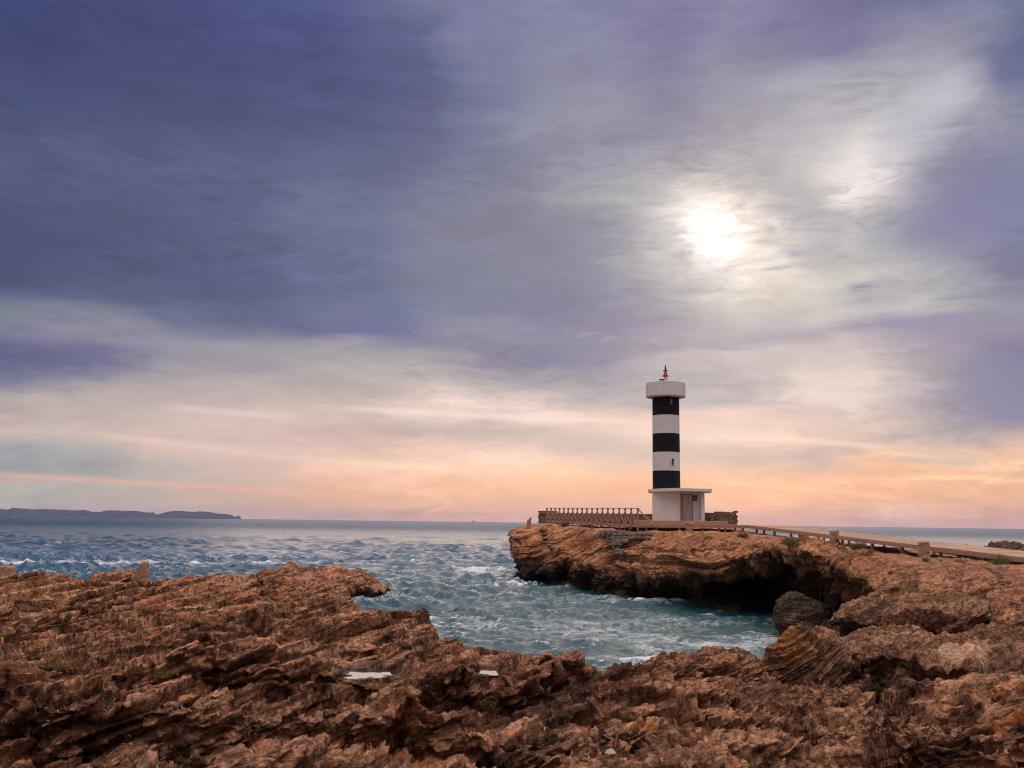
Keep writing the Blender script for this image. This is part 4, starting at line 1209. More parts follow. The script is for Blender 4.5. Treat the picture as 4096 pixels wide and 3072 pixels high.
def boulder(name, c, size, rot=(0, 0, 0), seed=1, mat=None, sub=6, cuts=16, amp=0.09, strata=0.0, p=2.7, cutr=(0.62, 0.95), freq=1.0, dent=None, extra=None):
    bm_ = bmesh.new()
    bmesh.ops.create_icosphere(bm_, subdivisions=sub, radius=1.0)
    V = np.array([v.co[:] for v in bm_.verts]); Fc = np.array([[v.index for v in f.verts] for f in bm_.faces])
    bm_.free()
    d = V / np.linalg.norm(V, axis=1)[:, None]
    r = (np.abs(d) ** p).sum(1) ** (-1 / p)
    rs = np.random.RandomState(seed)
    for i in range(cuts):
        nn = rs.normal(size=3); nn /= np.linalg.norm(nn)
        o = rs.uniform(*cutr)
        dn = d @ nn
        r = np.where(dn > 0.05, np.minimum(r, o / np.maximum(dn, 0.05)), r)
    if extra:
        for nn, o in extra:
            nn = np.array(nn, float); nn /= np.linalg.norm(nn)
            dn = d @ nn
            r = np.where(dn > 0.05, np.minimum(r, o / np.maximum(dn, 0.05)), r)
    Q = d * r[:, None] * np.array(size)
    s0 = float(np.mean(size))
    X, Y, Z = (Q / s0).T
    n = d / np.array(size); n /= np.linalg.norm(n, axis=1)[:, None]
    k = seed * 3.7
    disp = amp * s0 * (1.5 * fbm3(X * 1.3 * freq + k, Y * 1.3 * freq, Z * 1.3 * freq, 6, seed, 0.58)
                       - 0.9 * np.abs(pn3(X * 3.1 * freq, Y * 3.1 * freq + k, Z * 3.1 * freq, seed + 9)))
    if strata:
        wq = 0.3 * pn3(Q[:, 0] * 0.8 + k, Q[:, 1] * 0.8, Q[:, 2] * 0.8, seed + 5)
        disp += (strata / 0.07) * beds3((Q[:, 0] + k, Q[:, 1], Q[:, 2]), (-0.40, 0.10, 0.90), wq, ((0.22, 0.055, 0.14), (0.08, 0.05, 0.18), (0.035, 0.025, 0.2)), seed)
        disp -= 0.02 * smooth(0.15, 0.45, pn3(Q[:, 0] * 9 + k, Q[:, 1] * 9, Q[:, 2] * 9, seed + 7))
        w = 0.25 * pn3(X * 1.5, Y * 1.5, Z * 1.5, seed + 3)
        t = (-0.2 * X - 0.1 * Y + Z + w) / 0.24
        disp += strata * s0 * (saw(t, 0.75) - 0.5) * (1 - np.abs(d[:, 2]) ** 2) + strata * 0.4 * s0 * (saw(t * 2.7 + w, 0.7) - 0.5)
    if dent:
        for (dd, rr, dep) in dent:
            dd = np.array(dd, float); dd /= np.linalg.norm(dd)
            e = np.arccos(np.clip(d @ dd, -1, 1)) / rr
            disp -= dep * (1 - smooth(0.6, 1.0, e))
    Q = Q + n * disp[:, None]
    M = (Matrix.Rotation(rot[2], 3, 'Z') @ Matrix.Rotation(rot[1], 3, 'Y') @ Matrix.Rotation(rot[0], 3, 'X'))
    Q = Q @ np.array(M).T
    o = np_mesh(name, Q, Fc, mat or M_boulder)
    o.location = c
    return o


R = math.radians
# ledge jutting over the water at the end of the left shore
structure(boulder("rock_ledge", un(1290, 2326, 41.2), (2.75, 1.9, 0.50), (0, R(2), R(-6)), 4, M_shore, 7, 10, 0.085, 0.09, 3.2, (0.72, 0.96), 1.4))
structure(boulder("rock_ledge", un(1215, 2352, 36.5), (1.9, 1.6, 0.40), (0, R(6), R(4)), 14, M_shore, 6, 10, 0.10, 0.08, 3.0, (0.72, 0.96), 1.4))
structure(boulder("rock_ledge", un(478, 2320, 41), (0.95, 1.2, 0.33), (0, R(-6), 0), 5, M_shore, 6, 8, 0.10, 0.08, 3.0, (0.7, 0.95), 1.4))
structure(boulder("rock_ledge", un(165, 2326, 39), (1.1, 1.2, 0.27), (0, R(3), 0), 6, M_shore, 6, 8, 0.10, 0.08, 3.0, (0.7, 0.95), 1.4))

tag(boulder("boulder", un(3214, 2476, 39.6), (1.20, 1.2, 1.04), (0, R(22), R(10)), 21, M_dark_boulder, 7, 9, 0.055, 0.035, 2.1, (0.74, 0.95), 1.0,
            dent=[((0.62, -0.62, -0.25), 0.20, 0.22), ((0.25, -0.75, 0.5), 0.10, 0.05)]),
    'big smooth round grey boulder lying in the water inside the cave mouth', 'boulder')
tag(boulder("boulder", un(3345, 2420, 41.2), (0.52, 0.6, 0.78), (R(5), R(14), R(20)), 23, M_dark_boulder, 6, 12, 0.06, 0, 2.6, (0.6, 0.9)),
    'angular wedge shaped rock leaning behind the round cave boulder', 'boulder')
tag(boulder("boulder", un(3350, 2530, 38.0), (0.50, 0.6, 0.5), (0, 0, R(40)), 25, M_dark_boulder, 6, 12, 0.08, 0, 2.6, (0.6, 0.9)),
    'low dark rock at the right foot of the round cave boulder', 'boulder')

tag(boulder("boulder", un(3240, 2650, 14.0), (0.72, 0.62, 0.60), (R(4), R(-20), R(14)), 31, M_pointed, 7, 16, 0.045, 0.06, 2.6, (0.58, 0.86), 1.3,
            extra=[((-0.75, -0.45, 0.5), 0.72), ((0.65, -0.3, 0.7), 0.74), ((0.15, -1, 0.25), 0.7)]),
    'tall pointed brown boulder with an orange upper left face at the water edge', 'boulder')
tag(boulder("boulder", un(2880, 2705, 13.9), (0.62, 0.5, 0.36), (0, R(5), R(-8)), 33, M_shore, 7, 12, 0.11, 0.05, 2.6, (0.66, 0.92), 1.5),
    'rugged dark brown boulder with a notched top, left of the pointed boulder', 'boulder')
tag(boulder("boulder", un(2690, 2722, 13.6), (0.42, 0.42, 0.34), (0, R(-12), R(-8)), 35, M_shore, 7, 12, 0.10, 0.05, 2.6, (0.66, 0.92), 1.5),
    'leftmost hump of brown rock where the shore meets the bay', 'boulder')
tag(boulder("rock_slab", un(3800, 2650, 13.5), (1.45, 1.25, 0.26), (R(1.5), R(-3), R(6)), 41, M_scar, 7, 9, 0.10, 0.07, 3.4, (0.72, 0.96), 1.7,
            extra=[((-0.9, -0.55, -0.2), 0.72)]),
    'long flat rock slab with black shadow under it and a pale scar on top', 'rock slab')
tag(boulder("rock_slab", un(4190, 2665, 14.6), (0.70, 0.8, 0.30), (R(4), R(-4), R(-12)), 43, M_boulder, 6, 10, 0.10, 0.05, 3.0, (0.7, 0.95), 1.5),
    'orange brown slab cut off by the right edge, behind the long slab', 'rock slab')
tag(boulder("rock_slab", un(3660, 2462, 20.6), (1.45, 1.35, 0.30), (R(2), R(-7), R(10)), 45, M_boulder, 7, 10, 0.09, 0.06, 3.2, (0.7, 0.95), 1.6),
    'grey brown tilted slab beside the right side of the cave', 'rock slab')
tag(boulder("rock_slab", un(3560, 2580, 16.4), (0.95, 0.9, 0.24), (R(6), R(-6), R(0)), 47, M_boulder, 6, 10, 0.09, 0.05, 3.0, (0.7, 0.95), 1.6),
    'low tan slab directly behind the pointed boulder', 'rock slab')
tag(boulder("boulder", un(3330, 2815, 9.6), (0.36, 0.30, 0.15), (R(5), R(4), R(-10)), 49, M_shore, 6, 10, 0.14, 0.06, 2.8, (0.7, 0.95), 1.8),
    'small ragged dark rock in front of the left end of the long slab', 'boulder')

# low reefs in the sea beyond the boardwalk
for (px, Z, zc, sx_, sy_, sz_, sd, lab) in [(3860, 112, 1.2, 3.4, 3.0, 1.05, 61, 'thin dark reef just showing above the boardwalk in the sea'),
                                           (4110, 84, 1.4, 3.1, 4.0, 1.60, 62, 'dark flat topped rock in the sea at the right edge')]:
    tag(boulder("sea_rock", at(px, Z, zc), (sx_, sy_, sz_), (0, 0, 0), sd, M_dark_boulder, 6, 14, 0.10, 0.06, 3.4, (0.72, 0.95), 1.6), lab, 'sea rock')

bpy.context.view_layer.update()
_dg = bpy.context.evaluated_depsgraph_get()


def cast(px, py, objs=None, far=200.0):
    """first surface seen at a photo pixel among the rock objects"""
    r = Vector(ray(px, py)); r.normalize()
    hit, loc, nrm, idx, ob, _ = scene.ray_cast(_dg, Vector(CAM), r, distance=far)
    return (loc, nrm, ob) if hit else (None, None, None)


def ground(x, y, zmax=9.0):
    hit, loc, nrm, idx, ob, _ = scene.ray_cast(_dg, Vector((x, y, zmax)), Vector((0, 0, -1)), distance=20)
    return loc.z if hit else 0.0


# ------------------------------------------------------------------ puddles
def puddle_material():
    mt, N, b = new_mat('still rain water')
    P = N.n('ShaderNodeTexCoord').outputs['Object']
    b.inputs['Base Color'].default_value = (0.03, 0.022, 0.018, 1)
    b.inputs['Roughness'].default_value = 0.03
    b.inputs['IOR'].default_value = 1.34
    bn = N.n('ShaderNodeBump'); bn.inputs['Strength'].default_value = 0.05; bn.inputs['Distance'].default_value = 0.01
    N.put(bn.inputs['Height'], N.noise(P, 9, 3).outputs[0]); N.link(bn.outputs[0], b.inputs['Normal'])
    return mt


M_pud = puddle_material()
for (qx, qy, qz, a, b2) in _pud:
    mb = MB()
    n = 72
    vs = []
    rr_ = np.linspace(0.2, 1.7, 120)
    for t in range(n):
        ca, sa = math.cos(t * 2 * math.pi / n), math.sin(t * 2 * math.pi / n)
        xx, yy = qx + a * rr_ * ca, qy + b2 * rr_ * sa
        ee = rr_ + 0.50 * pn2(xx * 5, yy * 5, 311) + 0.30 * pn2(xx * 14, yy * 14, 312)
        k_ = int(np.argmax(ee > 1.02)) or len(rr_) - 1
        vs.append((xx[k_], yy[k_], qz))
    mb.add(vs, [tuple(range(n))])
    structure(mb.build("puddle", M_pud))

# ------------------------------------------------------------------ lighthouse
LX = un(2667, 2083, 78.0)
L = thing("lighthouse", "black and white banded round lighthouse with a white base hut and red lamp", "lighthouse", tuple(LX), math.radians(-1.0))
L.rotation_euler = (0, 0, -math.atan2(LX[0], LX[1]))
BZ = [2.45, 3.83, 5.27, 6.72, 8.15, 9.62]


def tower():
    mb = MB(); n = 64
    rad = lambda z: 1.075 - 0.0035 * z
    zs = []
    for i in range(len(BZ) - 1):
        zs += list(np.linspace(BZ[i], BZ[i + 1], 7))[:-1]
    zs.append(BZ[-1])
    zs[0] = 2.30
    for z in zs:
        for i in range(n):
            a = 2 * math.pi * i / n
            mb.v.append((rad(z) * math.cos(a), rad(z) * math.sin(a), z))
    for k in range(len(zs) - 1):
        for i in range(n):
            j = (i + 1) % n
            mb.f.append((k * n + i, k * n + j, (k + 1) * n + j, (k + 1) * n + i))
    o = mb.build("tower", M_black, L, True)
    o.data.materials.append(M_white)
    mi = []
    for k in range(len(zs) - 1):
        mi += [(k // 6) % 2] * n
    o.data.polygons.foreach_set('material_index', mi)
    return o


TW = tower()


def tower_window(x, z, w, h, mat):
    r = 1.075 - 0.0035 * z
    y = -math.sqrt(r * r - x * x)
    a = math.atan2(y, x) + math.pi / 2
    f = MB()
    for sx_ in (-1, 1):
        f.box((x + sx_ * (w / 2 + 0.015) * math.cos(a), y + sx_ * (w / 2 + 0.015) * math.sin(a), z), (0.03, 0.07, h + 0.06), a)
    f.box((x, y, z + h / 2 + 0.015), (w, 0.07, 0.03), a)
    f.box((x, y, z - h / 2 - 0.02), (w + 0.08, 0.11, 0.04), a)
    fo = f.build("window", M_white if mat is M_shutter else M_black, TW)
    p = MB().box((x, y, z), (w, 0.035, h), a)
    p.build("shutter", mat, fo)


tower_window(0.425, 9.15, 0.17, 0.44, M_vent)
tower_window(0.48, 4.50, 0.19, 0.47, M_shutter)
g = MB().lathe([(1.09, 9.56), (1.51, 9.60), (1.545, 9.64), (1.545, 10.70), (1.52, 10.73), (1.40, 10.74)], (0, 0, 0), 72)
GAL = g.build("gallery", M_white, L, True)
h_ = MB().box((-0.30, -0.55, 10.94), (0.40, 0.35, 0.055)).box((-0.30, -0.55, 10.83), (0.30, 0.28, 0.18))
h_.build("hatch_cover", M_iron, GAL)

LP = []
z0 = 10.74
ped = MB().lathe([(0.17, z0), (0.17, 10.97), (0.19, 10.98), (0.19, 11.0), (0.12, 11.01), (0.12, 11.08), (0.15, 11.09), (0.15, 11.11)], (0, 0, 0), 20)
LAN = ped.build("lantern_pedestal", M_white, L, True)
ms = MB().lathe([(0.14, 11.112), (0.06, 11.13), (0.05, 11.22), (0.09, 11.262), (0.25, 11.272), (0.25, 11.295), (0.16, 11.30), (0.155, 11.38), (0.13, 11.46), (0.09, 11.50)], (0, 0, 0), 24)
for k in range(4):
    a = k * math.pi / 2 + 0.5
    ms.box((0.21 * math.cos(a), 0.21 * math.sin(a), 11.33), (0.05, 0.05, 0.08), a)
LAMP = ms.build("lamp_body", M_red, L, True)
MB().lathe([(0.125, 11.505), (0.135, 11.6), (0.125, 11.715)], (0, 0, 0), 20).build("lamp_glass", M_glass, LAMP, True)
st = MB()
for k in range(3):
    a = 2 * math.pi * k / 3 + 0.4
    st.bar((0.15 * math.cos(a), 0.15 * math.sin(a), 11.40), (0.14 * math.cos(a + 0.3), 0.14 * math.sin(a + 0.3), 11.72), 0.02)
    st.bar((0.17 * math.cos(a), 0.17 * math.sin(a), 11.0), (0.10 * math.cos(a), 0.10 * math.sin(a), 11.55), 0.022)
st.build("strut", M_wood, LAMP)
cap_ = MB().lathe([(0.16, 11.72), (0.185, 11.73), (0.185, 11.75), (0.07, 11.77), (0.06, 11.885), (0.09, 11.895), (0.09, 11.915), (0.05, 11.925), (0.047, 12.11), (0.066, 12.118), (0.066, 12.135), (0.02, 12.15)], (0, 0, 0), 20)
cap_.build("lamp_cap", M_iron, LAMP, True)
MB().bar((0.0, -0.07, 11.75), (-0.06, -0.03, 12.02), 0.018).build("cap_stay", M_mark, LAMP)

# base hut: solid left block, door recess, right pillar
hut = MB()
hut.box((-0.10, -0.05, 1.115), (1.96, 2.55, 2.23))                       # left block x -1.08..0.88
hut.box((0.94, -0.10, 1.114), (0.115, 2.42, 2.228))
hut.box((1.80, 0.15, 1.1135), (1.6, 1.80, 2.227))                       # back of the recess
hut.box((2.72, 0.0, 1.115), (0.26, 2.40, 2.23))                          # right pillar
HUT = hut.build("base_hut", M_white, L, bevel=0.015)
dr = MB().box((1.545, -0.762, 1.00), (0.74, 0.03, 1.98))
DOOR = dr.build("door", M_door, L)
fr = MB()
fr.box((1.155, -0.77, 1.01), (0.035, 0.06, 2.02)); fr.box((1.935, -0.77, 1.01), (0.035, 0.06, 2.02)); fr.box((1.545, -0.77, 2.02), (0.745, 0.06, 0.035))
fr.build("door_frame", M_shutter, DOOR)
pl = MB().box((2.13, -0.775, 1.735), (0.41, 0.022, 0.44)).build("plaque", M_blue, L)
def slab():
    top = [(-1.40, -1.05), (-1.05, -1.42), (-0.5, -1.75), (0.2, -1.98), (0.9, -2.08), (1.8, -2.02), (2.7, -1.85), (3.40, -1.62), (3.40, 1.5), (-1.40, 1.5)]
    mb = MB()
    n = len(top)
    lift = lambda x: -0.075 * max(0, (0.9 - x) / 2.3) ** 1.1 - 0.03 * max(0, (x - 0.9) / 2.6)
    for x, y in top:
        mb.v.append((x, y, 2.232 + lift(x)))
    for x, y in top:
        mb.v.append((x, y, 2.455 + lift(x)))
    mb.v.append((0.6, 0.0, 2.21)); mb.v.append((0.6, 0.0, 2.46))
    for i in range(n):
        j = (i + 1) % n
        mb.f.append((i, j, n + j, n + i))
        mb.f.append((j, i, 2 * n)); mb.f.append((n + i, n + j, 2 * n + 1))
    return mb.build("roof_slab", M_white, L, bevel=0.012)


slab()
pb = MB()
pb.box((1.0, -1.35, -0.30), (6.9, 3.6, 0.60))
pb.build("plinth", M_plinth, L, bevel=0.02)


# ------------------------------------------------------------------ rubble walls
def rubble_wall(name, pts, h, thick, mat, lab, cat, seed, stone=(0.34, 0.19), ragged=0.0, zb=None):
    """pts: ground line (x, y, z) of the wall; stones laid in courses round a solid core"""
    rnd = random.Random(seed)
    mb = MB()
    for i in range(len(pts) - 1):
        a = Vector(pts[i]); b = Vector(pts[i + 1])
        d = b - a; ln = math.hypot(d.x, d.y); rz = math.atan2(d.y, d.x)
        nrm = Vector((math.sin(rz), -math.cos(rz), 0))
        hh = h[i] if isinstance(h, list) else (h, h)
        c = (a + b) / 2
        hm = min(hh) - 0.10
        mb.box((c.x, c.y, a.z + hm / 2), (ln - 0.05, thick - 0.10, hm), rz)
        for side in (1, -1):
            zc = 0.0; row = 0
            while True:
                sh = stone[1] * rnd.uniform(0.75, 1.2)
                t = -rnd.uniform(0, 0.2)
                done = True
                while t < ln:
                    w_ = stone[0] * rnd.uniform(0.55, 1.5)
                    tc_ = t + w_ / 2
                    f_ = min(max(tc_ / ln, 0), 1)
                    top_ = hh[0] * (1 - f_) + hh[1] * f_
                    if zc + sh * 0.5 < top_ + rnd.uniform(-0.015, 0.015) and 0 < tc_ < ln:
                        done = False
                        p = a + d * (tc_ / ln) + nrm * side * (thick / 2 - 0.07 + rnd.uniform(-0.015, 0.02))
                        e = 0.0
                        if ragged and tc_ > ln - 0.4:
                            e = rnd.uniform(-0.05, ragged)
                        mb.box((p.x + math.cos(rz) * e, p.y + math.sin(rz) * e, a.z + zc + sh / 2), (w_ - 0.025, 0.17, sh - 0.022), rz, 0.016, rnd)
                    t += w_
                zc += sh; row += 1
                if done or zc > 3:
                    break
    o = mb.build(name, mat, bevel=0.018, origin=tuple(pts[0]))
    return tag(o, lab, cat)


wz = 4.20
rubble_wall("stone_wall", [at(2158, 87.5, wz), at(2612, 84.5, wz)], [(1.03, 0.93)], 0.5, M_stone,
            "long low rubble stone wall behind the wooden railing, left of the lighthouse", "stone wall", 3)
rubble_wall("stone_wall", [at(2816, 79.3, 4.30), at(2944, 80.2, 4.30)], [(0.88, 1.02)], 0.6, M_stone,
            "short rubble stone wall with a crumbling end, right of the lighthouse", "stone wall", 5, ragged=0.12)

bench = thing("bench", "small dark bench against the stone wall right of the hut", "bench", tuple(at(2826, 78.3, 4.36)))
MB().box((0, 0, 0.40), (0.50, 0.32, 0.06)).build("seat", M_iron, bench)
for sx_ in (-0.2, 0.2):
    MB().box((sx_, 0, 0.185), (0.07, 0.28, 0.37)).build("leg", M_iron, bench)

# ------------------------------------------------------------------ boardwalk
BW = thing("boardwalk", "long low timber boardwalk on short posts running past the lighthouse", "boardwalk", (0, 0, 0))


def plank_strip(a0, a1, b0, b1, w=0.14, th=0.045, seed=1):
    """boards between the line a0-a1 (near edge) and b0-b1 (far edge)"""
    rnd = random.Random(seed)
    a0, a1, b0, b1 = [Vector(p) for p in (a0, a1, b0, b1)]
    n = max(2, int((a1 - a0).length / w))
    mb = MB()
    for i in range(n):
        t0 = i / n + 0.006 / (w * n); t1 = (i + 1) / n - 0.006 / (w * n)
        dz = rnd.uniform(-0.004, 0.004)
        q = [a0.lerp(a1, t0), a0.lerp(a1, t1), b0.lerp(b1, t1), b0.lerp(b1, t0)]
        e = rnd.uniform(-0.02, 0.02)
        dn = (q[0] - q[3]).normalized() * e
        q[0] = q[0] + dn; q[1] = q[1] + dn
        vs = [(p.x, p.y, p.z - th + dz) for p in q] + [(p.x, p.y, p.z + dz) for p in q]
        mb.add(vs, [(0, 3, 2, 1), (4, 5, 6, 7), (0, 1, 5, 4), (1, 2, 6, 5), (2, 3, 7, 6), (3, 0, 4, 7)])
    return mb


dA = Vector(un(2180, 2080, 84.5)); dB = Vector(un(2553, 2098.5, 67.0)); dC = Vector(un(2990, 2100.5, 62.0))
fA = Vector(at(2195, 87.0, dA.z)); fB = Vector(at(2560, 74.0, dB.z)); fC = Vector(at(3002, 66.0, dC.z))
ru = Vector((3.1, -19.0, -0.78)); per = Vector((0.987, 0.161, 0)) * 2.68
r0 = dC.copy(); r1 = dC + ru * 1.9
rf0 = r0 + per; rf1 = r1 + per
plank_strip(dA, dB, fA, fB, seed=1).build("deck_boards", M_deck, BW)
plank_strip(dB + (dC - dB) * 0.0005, dC, fB, fC, seed=2).build("deck_boards", M_deck, BW)
MB().add([dC, rf0, fC], [(0, 1, 2)]).build("deck_boards", M_deck, BW)
plank_strip(r0 + ru * 0.0005, r1, rf0, rf1, seed=3).build("deck_boards", M_deck, BW)
low = Vector((0, 0, -0.115))
for a, b in ((dA, dB), (dB, dC), (r0, r1), (rf0, rf1), (fC, rf0)):
    dd = (b - a).normalized()
    MB().bar(a + low + dd * 0.03, b + low - dd * 0.03, 0.06, 0.14).build("edge_beam", M_wood, BW)


def deck_post(p, ztop, w=0.12):
    g_ = ground(p.x, p.y, ztop - 0.02)
    zb = min(g_ - 0.12, ztop - 0.15) if g_ > 0 else ztop - 1.6
    MB().box((p.x, p.y, (zb + ztop) / 2), (w, w, ztop - zb)).build("support_post", M_wood, BW)


for (a, b, ts) in ((dA, dB, (0.05, 0.15, 0.28, 0.42, 0.55, 0.64, 0.73, 0.82, 0.91)), (dB, dC, (0.07, 0.17, 0.385, 0.60, 0.745, 0.80, 0.885, 0.95)),
                   (r0, r1, (0.03, 0.06, 0.10, 0.16, 0.19, 0.25, 0.32, 0.40, 0.47, 0.55, 0.63, 0.70, 0.76, 0.82, 0.90)), (rf0, rf1, (0.05, 0.12, 0.2, 0.3, 0.42, 0.55, 0.7, 0.85))):
    nn = (b - a).normalized(); side = Vector((-nn.y, nn.x, 0))
    if side.y < 0:
        side = -side
    for t in ts:
        q = a.lerp(b, t) + side * 0.12
        deck_post(q, q.z - 0.19)

# ------------------------------------------------------------------ railing
RL = thing("wooden_railing", "weathered wooden railing with crossed braces along the left end of the boardwalk", "railing", tuple(dB))
_px = [583, 645, 705, 768, 832, 895, 962, 1030, 1100, 1173, 1247, 1323, 1400, 1480, 1562, 1648, 1735, 1825, 1920]
_px = [2030 + v / 3.687 for v in _px]
tA = Vector(un(2188, 2032.5, 84.0)); tB = Vector(un(2551, 2033.5, 67.0))
posts = []
for q in _px:
    # point of the rail line seen in this photo column
    s_ = (q - CX) / FPX
    r_ = ray(q, 2033)
    k_ = r_[0] / r_[1]
    t = (k_ * tA.y - tA.x) / ((tB.x - tA.x) - k_ * (tB.y - tA.y))
    posts.append((t, tA.lerp(tB, t)))
off = Vector(dB)
for i, (t, p) in enumerate(posts):
    zb = dA.z * (1 - t) + dB.z * t
    w_ = 0.105 if i in (0, len(posts) - 1) else 0.085
    extra = 0.42 if i == len(posts) - 1 else 0.30
    MB().box((p.x - off.x, p.y - off.y, (p.z - 0.02 + zb - extra) / 2 - off.z), (w_, w_, p.z - 0.02 - zb + extra), 1.3).build("post", M_wood, RL)
dd = (tB - tA).normalized()
MB().bar(tA - off - dd * 0.1 + Vector((0, 0, 0.005)), tB - off + dd * 0.12 + Vector((0, 0, 0.005)), 0.15, 0.045).build("top_rail", M_wood, RL)
sd_ = Vector((-dd.y, dd.x, 0)).normalized()
for i in range(len(posts) - 1):
    (t0, p0), (t1, p1) = posts[i], posts[i + 1]
    z0_ = dA.z * (1 - t0) + dB.z * t0 + 0.05; z1_ = dA.z * (1 - t1) + dB.z * t1 + 0.05
    a = Vector((p0.x, p0.y, p0.z - 0.06)) - off; b = Vector((p1.x, p1.y, z1_)) - off
    MB().bar(a - sd_ * 0.062, b - sd_ * 0.062, 0.03, 0.075, up=(0, 0, 1)).build("brace", M_wood, RL)
    a = Vector((p1.x, p1.y, p1.z - 0.06)) - off; b = Vector((p0.x, p0.y, z0_)) - off
    MB().bar(a + sd_ * 0.062, b + sd_ * 0.062, 0.03, 0.075, up=(0, 0, 1)).build("brace", M_wood, RL)
eb = Vector(un(2624, 2108, 66.0))
MB().bar(tB - off - Vector((0, 0, 0.03)), eb - off, 0.05, 0.07).build("end_brace", M_wood, RL)


# ------------------------------------------------------------------ stone bollards
def bollard(px, py_base, Z, w, h, seed, lab, courses=3, broken=False, grp=None, lean=0.0, sink=0.12, top=None):
    p = un(px, py_base, Z)
    if top is not None:
        zt = un(px, top, Z)[2]
        g_ = ground(p[0], p[1])
        if g_ > 0.5:
            p[2] = g_ - 0.02
            h = zt - p[2]
    rnd = random.Random(seed)
    verts = []; F_ = []
    n = 40; rows = 34
    rs = np.random.RandomState(seed)
    V = []
    for r_ in range(rows + 1):
        f_ = r_ / rows
        z = -sink + (h + sink) * f_
        cz = (z / h) * courses
        jn = abs(cz - round(cz)); notch = 0.016 * max(0, 1 - jn / 0.05)
        cidx = math.floor(cz)
        ow = 1 + 0.03 * math.sin(cidx * 5.1 + seed)
        for i in range(n):
            a = 2 * math.pi * i / n
            c_, s_ = math.cos(a), math.sin(a)
            rr = (abs(c_) ** 5 + abs(s_) ** 5) ** (-1 / 5) * w / 2 * ow
            V.append(((rr - notch) * c_, (rr - notch) * s_, z))
    V = np.array(V)
    V.reshape(rows + 1, n, 3)
    d = 0.022 * fbm3(V[:, 0] * 6 + seed, V[:, 1] * 6, V[:, 2] * 6, 4, seed, 0.6) - 0.012 * smooth(0.2, 0.5, pn3(V[:, 0] * 22, V[:, 1] * 22, V[:, 2] * 22, seed))
    nn_ = V.copy(); nn_[:, 2] = 0; nn_ /= np.linalg.norm(nn_, axis=1)[:, None]
    V = V + nn_ * d[:, None]
    if broken:
        topz = h * (0.86 + 0.22 * (V[:, 0] > 0.02) - 0.13 * np.exp(-((V[:, 0] + 0.0) / 0.05) ** 2) + 0.05 * pn2(V[:, 0] * 9, V[:, 1] * 9, seed))
        V[:, 2] = np.where(V[:, 2] > 0.5 * h, 0.5 * h + (V[:, 2] - 0.5 * h) * (topz - 0.5 * h) / (0.5 * h), V[:, 2])
    V[:, 0] += lean * np.clip(V[:, 2], 0, 9)
    fs = [(r_ * n + i, r_ * n + (i + 1) % n, (r_ + 1) * n + (i + 1) % n, (r_ + 1) * n + i) for r_ in range(rows) for i in range(n)]
    mb = MB(); mb.v = [tuple(map(float, v)) for v in V]; mb.f = fs
    # rounded top
    b = rows * n
    prev = list(range(b, b + n))
    cz = V[b:, 2].mean(); cxy = V[b:, :2].mean(0)
    for k, (s_, up) in enumerate(((0.93, 0.012), (0.6, 0.018), (0.2, 0.02))):
        cur = []
        for i in range(n):
            q = V[b + i]
            mb.v.append((float(cxy[0] + (q[0] - cxy[0]) * s_), float(cxy[1] + (q[1] - cxy[1]) * s_), float(q[2] + up + 0.008 * math.sin(i * 1.7 + k * 3 + seed))))
            cur.append(len(mb.v) - 1)
        for i in range(n):
            mb.f.append((prev[i], prev[(i + 1) % n], cur[(i + 1) % n], cur[i]))
        prev = cur
    mb.f.append(tuple(prev))
    o = mb.build("stone_bollard", M_bollard, None, True)
    o.location = tuple(p); o.rotation_euler = (0, 0, rnd.uniform(-0.25, 0.1))
    tag(o, lab, "bollard", grp)
    return o


GB = "squat stone bollards along the rock edge"
bollard(3697, 2228, 40.0, 0.41, 0.63, 1, "banded stone bollard in front of the boardwalk, nearest the right edge", 3, grp=GB, top=2168)
bollard(3338, 2175, 51.0, 0.41, 0.69, 2, "banded stone bollard between the two bushes above the cave", 3, grp=GB, top=2123)
bollard(2756, 2126, 63.3, 0.40, 0.62, 3, "stone bollard in front of the lighthouse door", 3, grp=GB, top=2091)
bollard(29, 2306, 38.0, 0.42, 0.50, 4, "square rough stone bollard cut by the left edge", 4, grp=GB, sink=0.3, top=2266)
bollard(559, 2322, 35.0, 0.47, 0.50, 6, "crumbling stone bollard with a broken two humped top", 5, True, grp=GB, sink=0.3, top=2260)
bollard(2112, 2108, 79.8, 0.30, 0.70, 8, "thin broken stone stub at the outer tip of the headland", 3, True, grp=GB, lean=0.15, top=2073)

# ------------------------------------------------------------------ masonry patch and steps in the cliff
bpy.context.view_layer.update()
_dg = bpy.context.evaluated_depsgraph_get()


def on_head(px, py):
    r = Vector(ray(px, py)); r.normalize()
    ok, loc, nrm, idx = HEAD_OBJ.ray_cast(Vector(CAM), r, distance=200)
    return loc if ok else None


rnd = random.Random(12)
mb = MB()
rows = [(2394, 2500, 2126), (2400, 2606, 2137), (2420, 2604, 2150), (2424, 2498, 2164), (2432, 2490, 2177), (2444, 2488, 2190), (2454, 2490, 2202), (2470, 2492, 2213)]
for x0, x1, y in rows:
    x = x0 + rnd.uniform(0, 8)
    while x < x1 - 6:
        w_ = rnd.uniform(15, 25)
        cc_ = [on_head(x + w_ / 2 + q1, y + q2) for q1 in (-9, 0, 9) for q2 in (-5, 0, 5)]
        cc_ = [q for q in cc_ if q is not None and q.y < 75]
        c = on_head(x + w_ / 2, y) if cc_ else None
        if c is not None:
            my = min(q.y for q in cc_); c = c * (my / c.y) + Vector(CAM) * (1 - my / c.y)
        if c is not None:
            sc_ = c.y / FPX
            back = 0.17
            rz = -0.12
            mb.box((c.x, c.y + back, c.z), (w_ * sc_ - 0.02, 0.5, 12.2 * sc_ - 0.02), rz * 0.5, 0.018, rnd)
        x += w_
